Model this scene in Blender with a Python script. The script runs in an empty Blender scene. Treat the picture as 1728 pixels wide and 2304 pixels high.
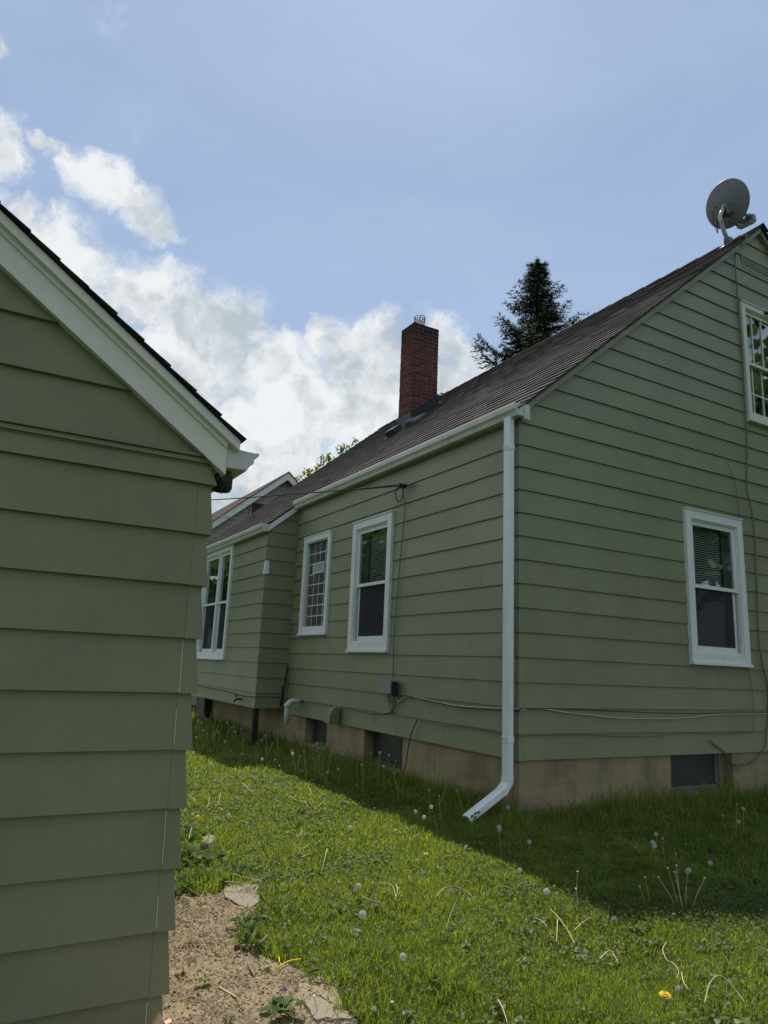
import bpy, math, random
import numpy as np
from mathutils import Vector, Matrix
R_ = math.radians
random.seed(7); rng = np.random.default_rng(11)
scene = bpy.context.scene
col = scene.collection

# ------------------------------------------------------------------ camera
CAM = np.array([[0.864763,-0.500506,0.040973],[0.140715,0.163183,-0.97651],[0.482063,0.850215,0.211543]])
EYE = Vector((0, 0, 1.16))
cd = bpy.data.cameras.new('camera'); cam = bpy.data.objects.new('camera', cd); col.objects.link(cam)
cd.sensor_fit = 'VERTICAL'; cd.sensor_height = 24.0; cd.lens = 24.0 * 1594.49 / 2304.0
cd.clip_start = 0.05; cd.clip_end = 2000
m3 = Matrix((CAM[0].tolist(), (-CAM[1]).tolist(), (-CAM[2]).tolist())).transposed()
cam.matrix_world = Matrix.Translation(EYE) @ m3.to_4x4()
scene.camera = cam

# ------------------------------------------------------------------ light
SUN = Vector((0.225, 0.49, 1.0)).normalized()
SUN_STRENGTH = 5.0
SKY_STRENGTH = 0.10
EXPOSURE = 0.0
sd = bpy.data.lights.new('sun', 'SUN'); sd.energy = SUN_STRENGTH; sd.angle = R_(0.55); sd.color = (1.0, 0.95, 0.87)
sun = bpy.data.objects.new('sun', sd); col.objects.link(sun)
sun.rotation_euler = SUN.to_track_quat('Z', 'Y').to_euler()
sun.location = (12, 20, 40)
scene.view_settings.view_transform = 'Standard'
scene.view_settings.look = 'None'
scene.view_settings.exposure = EXPOSURE
scene.view_settings.gamma = 1.0
scene.view_settings.use_curve_mapping = False
scene.cycles.use_denoising = True
scene.cycles.max_bounces = 8
scene.cycles.transparent_max_bounces = 12
scene.cycles.caustics_reflective = False
scene.cycles.caustics_refractive = False

class NT:
    """small helper to write node trees"""
    def __init__(s, tree): s.t = tree; s.n = tree.nodes; s.l = tree.links
    def node(s, typ, **kw):
        x = s.n.new(typ)
        for k, v in kw.items(): setattr(x, k, v)
        return x
    def put(s, sock, v):
        if v is None: return
        if isinstance(v, (int, float)): sock.default_value = v
        elif isinstance(v, (tuple, list)):
            if sock.type == 'RGBA' and len(v) == 3: v = (*v, 1)
            sock.default_value = v
        else: s.l.new(v, sock)
    def math(s, op, a, b=None, c=None, clamp=False):
        x = s.node('ShaderNodeMath', operation=op, use_clamp=clamp)
        for i, v in enumerate((a, b, c)): s.put(x.inputs[i], v)
        return x.outputs[0]
    def vmath(s, op, a, b=None, out=0):
        x = s.node('ShaderNodeVectorMath', operation=op)
        s.put(x.inputs[0], a); s.put(x.inputs[1], b)
        return x.outputs[out]
    def scale(s, a, k):
        x = s.node('ShaderNodeVectorMath', operation='SCALE'); s.put(x.inputs[0], a); s.put(x.inputs['Scale'], k); return x.outputs[0]
    def noise(s, vec, scale, detail=4, rough=0.55, dist=0.0, col=False):
        x = s.node('ShaderNodeTexNoise'); s.put(x.inputs['Vector'], vec)
        x.inputs['Scale'].default_value = scale; x.inputs['Detail'].default_value = detail
        x.inputs['Roughness'].default_value = rough; x.inputs['Distortion'].default_value = dist
        return x.outputs[1 if col else 0]
    def smooth(s, v, a, b, lo=0.0, hi=1.0):
        x = s.node('ShaderNodeMapRange', interpolation_type='SMOOTHSTEP')
        s.put(x.inputs['Value'], v); x.inputs['From Min'].default_value = a; x.inputs['From Max'].default_value = b
        x.inputs['To Min'].default_value = lo; x.inputs['To Max'].default_value = hi
        return x.outputs[0]
    def lin(s, v, a, b, lo=0.0, hi=1.0):
        x = s.node('ShaderNodeMapRange'); s.put(x.inputs['Value'], v)
        for k, q in (('From Min', a), ('From Max', b), ('To Min', lo), ('To Max', hi)): x.inputs[k].default_value = q
        return x.outputs[0]
    def mix(s, f, a, b, blend='MIX'):
        x = s.node('ShaderNodeMix', data_type='RGBA', blend_type=blend)
        s.put(x.inputs[0], f); s.put(x.inputs[6], a); s.put(x.inputs[7], b)
        return x.outputs[2]
    def ramp(s, v, stops):
        x = s.node('ShaderNodeValToRGB'); s.put(x.inputs[0], v)
        e = x.color_ramp.elements
        while len(e) < len(stops): e.new(0.5)
        for q, (p, c) in zip(e, stops): q.position = p; q.color = (*c, 1)
        return x.outputs[0]
    def coord(s, k='Object'): return s.node('ShaderNodeTexCoord').outputs[k]
    def rand(s): return s.node('ShaderNodeObjectInfo').outputs['Random']

# ------------------------------------------------------------------ sky
CLOUDS = [((-0.046,0.834,0.55),0.036),((-0.057,0.773,0.632),0.011),((-0.014,0.821,0.57),0.011),((0.001,0.823,0.568),0.013),((0.024,0.826,0.563),0.019),((0.049,0.831,0.554),0.027),((0.079,0.834,0.547),0.029),((0.108,0.837,0.537),0.03),((0.136,0.842,0.522),0.027),((-0.016,0.867,0.498),0.02),((0.023,0.873,0.488),0.04),((0.068,0.879,0.472),0.047),((0.121,0.884,0.451),0.054),((0.174,0.885,0.431),0.056),((0.222,0.88,0.42),0.061),((0.256,0.861,0.439),0.044),((0.264,0.844,0.467),0.021),((0.257,0.888,0.382),0.075),((0.315,0.866,0.389),0.047),((0.345,0.868,0.356),0.077),((0.358,0.818,0.45),0.016),((0.368,0.82,0.439),0.021),((0.372,0.822,0.431),0.034),((0.408,0.815,0.411),0.06),((0.446,0.791,0.419),0.06),((0.478,0.765,0.431),0.047),((0.505,0.744,0.437),0.039),((0.532,0.738,0.415),0.033),((0.549,0.73,0.407),0.018),((0.407,0.847,0.343),0.077),((0.357,0.886,0.296),0.084),((0.301,0.902,0.309),0.07),((0.341,0.906,0.251),0.071),((0.45,0.818,0.358),0.071),((0.194,0.907,0.373),0.073),((0.52,0.763,0.384),0.057),((0.146,0.936,0.319),0.072),((0.287,0.934,0.214),0.07)]
WISPS = [((0.09,0.791,0.605),0.01),((0.042,0.719,0.694),0.021)]
world = bpy.data.worlds.new('World'); scene.world = world; world.use_nodes = True
w = NT(world.node_tree); w.n.clear()
D = w.vmath('NORMALIZE', w.coord('Generated'))
sky = w.node('ShaderNodeTexSky', sky_type='NISHITA'); sky.sun_disc = False
sky.sun_elevation = math.asin(SUN.z); sky.sun_rotation = math.atan2(SUN.x, SUN.y)
sky.air_density = 1.15; sky.dust_density = 0.35; sky.ozone_density = 1.2; sky.altitude = 200
warp = w.scale(w.vmath('SUBTRACT', w.noise(D, 13.0, 6, 0.6, 0.0, True), (0.5, 0.5, 0.5)), 0.075)
Dw = w.vmath('ADD', D, warp)
B = None
for (c, r) in CLOUDS:
    d = w.vmath('DISTANCE', Dw, c, out=1)
    v = w.math('MULTIPLY_ADD', d, -1.0 / (1.35 * r), 1.0)
    B = v if B is None else w.math('MAXIMUM', B, v)
for (c, r) in WISPS:
    d = w.vmath('DISTANCE', Dw, c, out=1)
    v = w.math('MULTIPLY_ADD', d, -0.24 / (2.2 * r), 0.24)
    B = w.math('MAXIMUM', B, v)
# added unseen clouds extend the cumulus bank outside the view, brightening the side wall
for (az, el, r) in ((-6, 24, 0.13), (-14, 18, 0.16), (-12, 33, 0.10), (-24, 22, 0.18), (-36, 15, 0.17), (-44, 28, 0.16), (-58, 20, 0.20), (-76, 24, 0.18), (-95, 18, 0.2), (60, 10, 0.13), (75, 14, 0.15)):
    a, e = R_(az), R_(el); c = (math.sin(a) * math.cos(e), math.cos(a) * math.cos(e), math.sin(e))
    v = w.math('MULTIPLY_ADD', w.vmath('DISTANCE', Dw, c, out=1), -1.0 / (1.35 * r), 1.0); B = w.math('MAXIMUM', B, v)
# the rest of the sky carries the same kind of broken cloud
viewdir = CAM[2].tolist()
away = w.smooth(w.vmath('DOT_PRODUCT', D, viewdir, out=1), 0.45, 0.68, 1.0, 0.0)
glob = w.math('MULTIPLY', away, w.smooth(w.noise(D, 3.2, 3, 0.5), 0.48, 0.66))
B = w.math('MAXIMUM', B, glob)
B = w.math('MAXIMUM', B, 0.0)
n1 = w.noise(Dw, 15.0, 10, 0.64)
off = w.vmath('ADD', Dw, (0.010, 0.014, 0.026))
n1b = w.noise(off, 15.0, 10, 0.64)
amp = w.smooth(B, 0.0, 0.26, 0.25, 1.9)
dens_raw = w.math('ADD', w.math('MULTIPLY', w.math('SUBTRACT', n1, 0.5), amp), w.math('MULTIPLY', B, 1.15))
dens = w.smooth(dens_raw, 0.06, 0.80)
relief = w.math('MULTIPLY_ADD', w.math('SUBTRACT', n1, n1b), 2.6, 0.5)
belly = w.smooth(w.math('ADD', w.noise(Dw, 8.5, 4, 0.5), w.math('MULTIPLY', B, 0.26)), 0.50, 0.80)
lum = w.math('SUBTRACT', w.math('ADD', relief, 0.52), w.math('MULTIPLY', belly, 0.80), clamp=True)
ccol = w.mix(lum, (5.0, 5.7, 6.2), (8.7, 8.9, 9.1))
haze = w.math('MULTIPLY_ADD', w.noise(w.vmath('MULTIPLY', D, (1.0, 1.0, 2.5)), 3.5, 5, 0.6, 0.6), 0.48, 0.22)
skyc = w.mix(haze, w.mix(1.0, sky.outputs[0], (1.02, 1.0, 1.0), 'MULTIPLY'), (5.2, 6.6, 8.8))
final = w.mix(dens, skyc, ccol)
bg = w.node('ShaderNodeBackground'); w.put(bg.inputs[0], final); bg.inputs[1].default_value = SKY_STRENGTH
out = w.node('ShaderNodeOutputWorld'); w.l.new(bg.outputs[0], out.inputs[0])

# ------------------------------------------------------------------ materials
def new_mat(name):
    m = bpy.data.materials.new(name); m.use_nodes = True
    t = NT(m.node_tree); t.n.clear()
    o = t.node('ShaderNodeOutputMaterial')
    return m, t, o
def pbsdf(t, o, col, rough=0.6, bump=None, bstr=0.2, bdist=0.01, metal=0.0, spec=0.5):
    p = t.node('ShaderNodeBsdfPrincipled')
    t.put(p.inputs['Base Color'], col); t.put(p.inputs['Roughness'], rough); t.put(p.inputs['Metallic'], metal)
    p.inputs['Specular IOR Level'].default_value = spec
    if bump is not None:
        b = t.node('ShaderNodeBump'); b.inputs['Strength'].default_value = bstr; b.inputs['Distance'].default_value = bdist
        t.l.new(bump, b.inputs['Height']); t.l.new(b.outputs[0], p.inputs['Normal'])
    t.l.new(p.outputs[0], o.inputs[0]); return p
def painted(name, c, rough=0.5, var=0.10, grain=0.25, dirt=None, dirt_amt=0.0, spec=0.35, each=0.06, streak=(1, 1, 0.25)):
    m, t, o = new_mat(name)
    P = t.coord()
    n = t.noise(P, 2.2, 5, 0.6); f = t.noise(t.vmath('MULTIPLY', P, streak), 30, 6, 0.65)
    k = t.math('ADD', t.lin(n, 0.3, 0.7, 1 - var, 1 + var), t.lin(t.rand(), 0, 1, -each, each))
    k = t.math('ADD', k, t.lin(f, 0.3, 0.7, -0.04, 0.04))
    c2 = t.mix(1.0, c, t.node('ShaderNodeCombineColor').outputs[0], 'MULTIPLY')
    cc = t.node('ShaderNodeCombineColor')
    for i in range(3): t.put(cc.inputs[i], k)
    c2 = t.mix(1.0, c, cc.outputs[0], 'MULTIPLY')
    if dirt is not None:
        s = t.smooth(t.noise(t.vmath('MULTIPLY', P, (1.6, 1.6, 0.9)), 3.0, 7, 0.7), 0.50, 0.80)
        c2 = t.mix(t.math('MULTIPLY', s, dirt_amt), c2, dirt)
    pbsdf(t, o, c2, rough, f, grain, 0.004, spec=spec)
    return m
M = {}
M['siding'] = painted('sage_paint', (0.214, 0.229, 0.126), 0.45, 0.10, 0.22, (0.14, 0.145, 0.095), 0.25, 0.5, 0.05)
M['siding_shed'] = painted('sage_paint_worn', (0.205, 0.209, 0.113), 0.55, 0.09, 0.3, (0.14, 0.14, 0.09), 0.25, 0.3, 0.03)
M['trim_green'] = painted('sage_trim', (0.19, 0.215, 0.14), 0.55, 0.05, 0.2)
M['white'] = painted('white_paint', (0.70, 0.72, 0.68), 0.42, 0.03, 0.06, (0.5, 0.5, 0.45), 0.12, 0.4, 0.02)
M['cream'] = painted('cream_paint', (0.66, 0.66, 0.54), 0.5, 0.06, 0.15, (0.35, 0.34, 0.25), 0.25, 0.4, 0.03)
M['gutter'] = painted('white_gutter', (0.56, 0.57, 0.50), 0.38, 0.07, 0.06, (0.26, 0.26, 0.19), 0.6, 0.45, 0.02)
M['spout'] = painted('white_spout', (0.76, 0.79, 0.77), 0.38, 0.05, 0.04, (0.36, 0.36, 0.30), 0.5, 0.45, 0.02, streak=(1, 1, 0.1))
M['rake'] = painted('olive_trim', (0.24, 0.245, 0.17), 0.55, 0.08, 0.2, (0.12, 0.11, 0.08), 0.3)
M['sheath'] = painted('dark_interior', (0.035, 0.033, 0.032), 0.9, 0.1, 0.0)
M['blind'] = painted('blind_slat', (0.62, 0.63, 0.58), 0.6, 0.02, 0.0)
M['pvc'] = painted('pvc_pipe', (0.60, 0.63, 0.58), 0.4, 0.05, 0.02, (0.35, 0.35, 0.3), 0.3)
M['dark_metal'] = painted('dark_metal', (0.022, 0.023, 0.026), 0.5, 0.15, 0.1, spec=0.4)
M['grey_metal'] = painted('grey_metal', (0.20, 0.205, 0.20), 0.5, 0.08, 0.05, (0.09, 0.09, 0.09), 0.4, 0.4)
M['dish'] = painted('dish_grey', (0.155, 0.16, 0.16), 0.5, 0.06, 0.03, (0.10, 0.09, 0.08), 0.3)
M['pole_grey'] = painted('pipe_grey', (0.40, 0.42, 0.42), 0.45, 0.08, 0.03, (0.2, 0.18, 0.15), 0.3)
M['cable'] = painted('black_cable', (0.02, 0.02, 0.02), 0.6, 0.1, 0.0)
M['cable_grey'] = painted('grey_cable', (0.13, 0.13, 0.125), 0.6, 0.2, 0.0)
M['cable_green'] = painted('painted_cable', (0.14, 0.155, 0.105), 0.6, 0.2, 0.0)
M['cable_pale'] = painted('pale_cable', (0.42, 0.42, 0.36), 0.6, 0.2, 0.0)
M['box'] = painted('box_grey', (0.26, 0.26, 0.245), 0.55, 0.08, 0.05, (0.12, 0.11, 0.1), 0.4)
M['wood_dark'] = painted('old_timber', (0.035, 0.028, 0.024), 0.85, 0.25, 0.5)
M['wood_weathered'] = painted('weathered_timber', (0.13, 0.105, 0.075), 0.85, 0.25, 0.5, streak=(1, 1, 0.1))
M['wood_fresh'] = painted('fresh_timber', (0.66, 0.42, 0.27), 0.7, 0.12, 0.3)
M['flue'] = painted('clay_flue', (0.50, 0.46, 0.42), 0.8, 0.15, 0.3, (0.1, 0.09, 0.08), 0.6)
M['vinyl'] = painted('beige_vinyl', (0.40, 0.37, 0.31), 0.5, 0.05, 0.05)
M['mortar'] = painted('mortar', (0.34, 0.24, 0.20), 0.95, 0.15, 0.5, (0.05, 0.04, 0.04), 0.4)
M['stalk_dry'] = painted('dry_stalk', (0.58, 0.46, 0.26), 0.7, 0.2, 0.0, each=0.2)
M['stalk_green'] = painted('green_stalk', (0.30, 0.33, 0.12), 0.6, 0.15, 0.0, each=0.15)
M['seed_core'] = painted('seed_core', (0.22, 0.17, 0.10), 0.8, 0.2, 0.0)
M['yellow'] = painted('yellow_petal', (0.80, 0.52, 0.02), 0.6, 0.1, 0.0)
M['violet'] = painted('violet_petal', (0.22, 0.10, 0.42), 0.6, 0.1, 0.0)
M['bark'] = painted('bark', (0.075, 0.058, 0.045), 0.9, 0.25, 0.8)
M['twig'] = painted('dead_twig', (0.20, 0.145, 0.09), 0.9, 0.25, 0.4)

def fluff_mat():
    m, t, o = new_mat('seed_fluff')
    d = t.node('ShaderNodeBsdfDiffuse'); d.inputs[0].default_value = (0.66, 0.67, 0.62, 1)
    tr = t.node('ShaderNodeBsdfTranslucent'); tr.inputs[0].default_value = (0.62, 0.62, 0.57, 1)
    mx = t.node('ShaderNodeMixShader'); mx.inputs[0].default_value = 0.45
    t.l.new(d.outputs[0], mx.inputs[1]); t.l.new(tr.outputs[0], mx.inputs[2]); t.l.new(mx.outputs[0], o.inputs[0]); return m
M['fluff'] = fluff_mat()

def shingle_mat(name, attr, dark=1.0, red=False):
    m, t, o = new_mat(name)
    if attr:
        a = t.node('ShaderNodeAttribute'); a.attribute_name = 'tint'; k = a.outputs['Fac']; P = t.coord()
    else:
        k = t.rand(); P = t.vmath('ADD', t.coord(), t.node('ShaderNodeObjectInfo').outputs['Location'])
    if red: stops = [(0.0, (0.088, 0.060, 0.049)), (0.5, (0.125, 0.066, 0.050)), (1.0, (0.17, 0.10, 0.075))]
    else: stops = [(0.0, (0.058, 0.052, 0.048)), (0.15, (0.078, 0.070, 0.065)), (0.85, (0.094, 0.085, 0.079)), (1.0, (0.118, 0.107, 0.100))]
    c = t.ramp(k, stops)
    g = t.noise(P, 160, 3, 0.7)
    gg = t.node('ShaderNodeCombineColor')
    v = t.lin(g, 0.3, 0.7, 0.6 * dark, 1.4 * dark)
    for i in range(3): t.put(gg.inputs[i], v)
    c = t.mix(1.0, c, gg.outputs[0], 'MULTIPLY')
    pbsdf(t, o, c, 0.95, g, 0.5, 0.003, spec=0.08); return m
M['shingle'] = shingle_mat('asphalt_shingle', False)
M['shingle_field'] = shingle_mat('asphalt_shingles', True)
M['shingle_ridge'] = shingle_mat('asphalt_ridge', False, 0.26)
M['shingle_red'] = shingle_mat('brown_shingles', True, 1.0, True)

def brick_mat():
    m, t, o = new_mat('red_brick')
    P = t.vmath('ADD', t.coord(), t.scale(t.node('ShaderNodeObjectInfo').outputs['Location'], 1.0))
    c = t.ramp(t.rand(), [(0, (0.085, 0.033, 0.027)), (0.5, (0.125, 0.046, 0.036)), (1, (0.175, 0.072, 0.054))])
    n = t.noise(P, 35, 5, 0.65)
    c = t.mix(t.smooth(n, 0.5, 0.75), c, (0.10, 0.032, 0.026))
    z = t.node('ShaderNodeSeparateXYZ'); t.l.new(P, z.inputs[0])
    # soot stain round the flue, ragged lower edge
    s = t.math('ADD', z.outputs[2], t.math('MULTIPLY', t.noise(P, 6, 5, 0.7), 0.9))
    soot = t.smooth(s, 7.05, 7.75)
    c = t.mix(t.math('MULTIPLY', soot, 0.85), c, (0.016, 0.013, 0.012))
    pbsdf(t, o, c, 0.9, n, 0.6, 0.004, spec=0.2); return m
M['brick'] = brick_mat()

def concrete_mat(name, c, stain, stain_amt=0.6):
    m, t, o = new_mat(name)
    P = t.vmath('ADD', t.coord(), t.node('ShaderNodeObjectInfo').outputs['Location'])
    n = t.noise(P, 2.6, 7, 0.65); g = t.noise(P, 90, 4, 0.7)
    k = t.smooth(n, 0.42, 0.68)
    cc = t.mix(t.math('MULTIPLY', k, stain_amt), c, stain)
    v = t.smooth(t.noise(t.vmath('MULTIPLY', P, (4, 4, 0.5)), 2.0, 5, 0.6), 0.55, 0.72)
    cc = t.mix(t.math('MULTIPLY', v, 0.45), cc, tuple(x * 0.45 for x in c))
    gg = t.node('ShaderNodeCombineColor'); q = t.math('ADD', t.lin(g, 0.3, 0.7, 0.88, 1.12), t.lin(t.rand(), 0, 1, -0.05, 0.05))
    for i in range(3): t.put(gg.inputs[i], q)
    cc = t.mix(1.0, cc, gg.outputs[0], 'MULTIPLY')
    pbsdf(t, o, cc, 0.9, g, 0.35, 0.004, spec=0.2); return m
M['concrete'] = concrete_mat('painted_block', (0.325, 0.265, 0.155), (0.190, 0.145, 0.082), 0.75)
M['paving'] = concrete_mat('paving_concrete', (0.25, 0.215, 0.16), (0.33, 0.25, 0.155), 0.95)

def glass_mat():
    m, t, o = new_mat('window_glass')
    f = t.node('ShaderNodeFresnel'); bf = t.node('ShaderNodeNewGeometry').outputs['Backfacing']; t.put(f.inputs[0], t.math('MULTIPLY_ADD', bf, 1 / 1.52 - 1.52, 1.52))
    g = t.node('ShaderNodeBsdfGlossy'); g.inputs['Roughness'].default_value = 0.02; g.inputs[0].default_value = (1, 1, 1, 1)
    tr = t.node('ShaderNodeBsdfTransparent'); tr.inputs[0].default_value = (0.82, 0.86, 0.84, 1)
    nb = t.node('ShaderNodeBump'); nb.inputs['Strength'].default_value = 0.05; nb.inputs['Distance'].default_value = 0.02
    t.l.new(t.noise(t.coord(), 1.5, 1, 0.4), nb.inputs['Height'])
    t.l.new(nb.outputs[0], g.inputs['Normal'])
    k = t.math('MULTIPLY', f.outputs[0], 2.0, clamp=True)
    mx = t.node('ShaderNodeMixShader'); t.l.new(k, mx.inputs[0]); t.l.new(tr.outputs[0], mx.inputs[1]); t.l.new(g.outputs[0], mx.inputs[2])
    t.l.new(mx.outputs[0], o.inputs[0]); return m
M['glass'] = glass_mat()
def screen_mat():
    m, t, o = new_mat('insect_screen')
    d = t.node('ShaderNodeBsdfDiffuse'); d.inputs[0].default_value = (0.06, 0.062, 0.066, 1)
    tr = t.node('ShaderNodeBsdfTransparent')
    mx = t.node('ShaderNodeMixShader'); mx.inputs[0].default_value = 0.55
    t.l.new(tr.outputs[0], mx.inputs[1]); t.l.new(d.outputs[0], mx.inputs[2]); t.l.new(mx.outputs[0], o.inputs[0]); return m
M['screen'] = screen_mat()
def block_glass():
    m, t, o = new_mat('glass_block')
    n = t.noise(t.vmath('ADD', t.coord(), t.node('ShaderNodeObjectInfo').outputs['Location']), 14, 2, 0.5)
    c = t.mix(t.rand(), (0.045, 0.045, 0.042), (0.085, 0.085, 0.08))
    pbsdf(t, o, c, 0.16, n, 0.5, 0.03, spec=0.6); return m
M['glass_block'] = block_glass()
def pane_dark():
    m, t, o = new_mat('dusty_pane')
    n = t.noise(t.coord(), 3, 5, 0.6)
    pbsdf(t, o, t.mix(n, (0.028, 0.029, 0.031), (0.055, 0.055, 0.056)), 0.35, spec=0.5); return m
M['dusty'] = pane_dark()

def leaf_mat(name, stops, trans=0.45, tcol=(0.20, 0.30, 0.03), rough=0.5, spec=0.3):
    m, t, o = new_mat(name)
    a = t.node('ShaderNodeAttribute'); a.attribute_name = 'tint'
    c = t.ramp(a.outputs['Fac'], stops)
    p = t.node('ShaderNodeBsdfPrincipled'); t.l.new(c, p.inputs['Base Color']); p.inputs['Roughness'].default_value = rough
    p.inputs['Specular IOR Level'].default_value = spec
    tr = t.node('ShaderNodeBsdfTranslucent'); t.put(tr.inputs[0], t.mix(0.6, c, tcol))
    mx = t.node('ShaderNodeMixShader'); mx.inputs[0].default_value = trans
    t.l.new(p.outputs[0], mx.inputs[1]); t.l.new(tr.outputs[0], mx.inputs[2]); t.l.new(mx.outputs[0], o.inputs[0]); return m
M['grass'] = leaf_mat('grass_blade', [(0.0, (0.032, 0.058, 0.008)), (0.45, (0.112, 0.178, 0.022)), (0.85, (0.195, 0.262, 0.042)), (0.93, (0.28, 0.26, 0.08)), (1.0, (0.44, 0.36, 0.17))], 0.55, (0.46, 0.56, 0.035), 0.38, 0.7)
M['clover'] = leaf_mat('clover_leaf', [(0.0, (0.035, 0.062, 0.012)), (0.6, (0.085, 0.130, 0.024)), (1.0, (0.15, 0.20, 0.05))], 0.48, (0.36, 0.47, 0.03), 0.5, 0.3)
M['ivy'] = leaf_mat('ground_ivy_leaf', [(0.0, (0.05, 0.085, 0.03)), (0.6, (0.10, 0.13, 0.055)), (0.85, (0.16, 0.16, 0.09)), (1.0, (0.20, 0.15, 0.28))], 0.35, rough=0.7, spec=0.1)
M['spruce'] = leaf_mat('spruce_needle', [(0.0, (0.014, 0.024, 0.010)), (0.6, (0.042, 0.062, 0.019)), (0.9, (0.085, 0.105, 0.028)), (1.0, (0.14, 0.115, 0.045))], 0.12, (0.06, 0.08, 0.02), 0.8, 0.05)
M['maple'] = leaf_mat('maple_leaf', [(0.0, (0.06, 0.095, 0.02)), (0.6, (0.13, 0.17, 0.04)), (1.0, (0.24, 0.26, 0.09))], 0.5, (0.25, 0.30, 0.05))
M['leafy'] = leaf_mat('tree_leaf', [(0.0, (0.05, 0.09, 0.015)), (0.6, (0.09, 0.15, 0.03)), (1.0, (0.13, 0.185, 0.045))], 0.3, (0.20, 0.28, 0.05))
M['broad'] = leaf_mat('broad_leaf', [(0.0, (0.035, 0.062, 0.014)), (0.6, (0.08, 0.12, 0.028)), (0.9, (0.15, 0.19, 0.05)), (1.0, (0.26, 0.23, 0.09))], 0.42, (0.32, 0.40, 0.05), 0.5, 0.35)
M['weed'] = leaf_mat('weed_leaf', [(0.0, (0.030, 0.062, 0.014)), (0.6, (0.060, 0.105, 0.022)), (1.0, (0.12, 0.18, 0.04))], 0.4, rough=0.6, spec=0.2)
M['litter'] = leaf_mat('dry_clipping', [(0.0, (0.055, 0.040, 0.026)), (0.45, (0.15, 0.11, 0.065)), (0.85, (0.30, 0.235, 0.14)), (1.0, (0.12, 0.15, 0.03))], 0.1)

def ground_mat():
    m, t, o = new_mat('turf_soil')
    P = t.coord(); n = t.noise(P, 1.2, 6, 0.6); g = t.noise(P, 40, 6, 0.7)
    c = t.mix(t.smooth(n, 0.35, 0.65), (0.030, 0.055, 0.014), (0.055, 0.085, 0.020))
    c = t.mix(t.smooth(g, 0.5, 0.72), c, (0.045, 0.036, 0.020))
    pbsdf(t, o, c, 0.95, g, 0.8, 0.03, spec=0.1); return m
M['ground'] = ground_mat()
def dirt_mat():
    m, t, o = new_mat('sandy_soil')
    P = t.coord(); n = t.noise(P, 6, 7, 0.65); g = t.noise(P, 110, 5, 0.75); h = t.noise(P, 28, 6, 0.7)
    c = t.mix(t.smooth(n, 0.35, 0.68), (0.34, 0.265, 0.160), (0.235, 0.180, 0.108))
    c = t.mix(t.smooth(h, 0.52, 0.70), c, (0.17, 0.125, 0.075))
    c = t.mix(t.smooth(g, 0.60, 0.78), c, (0.12, 0.09, 0.06))
    pbsdf(t, o, c, 0.97, g, 0.9, 0.006, spec=0.1); return m
M['dirt'] = dirt_mat()

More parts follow.
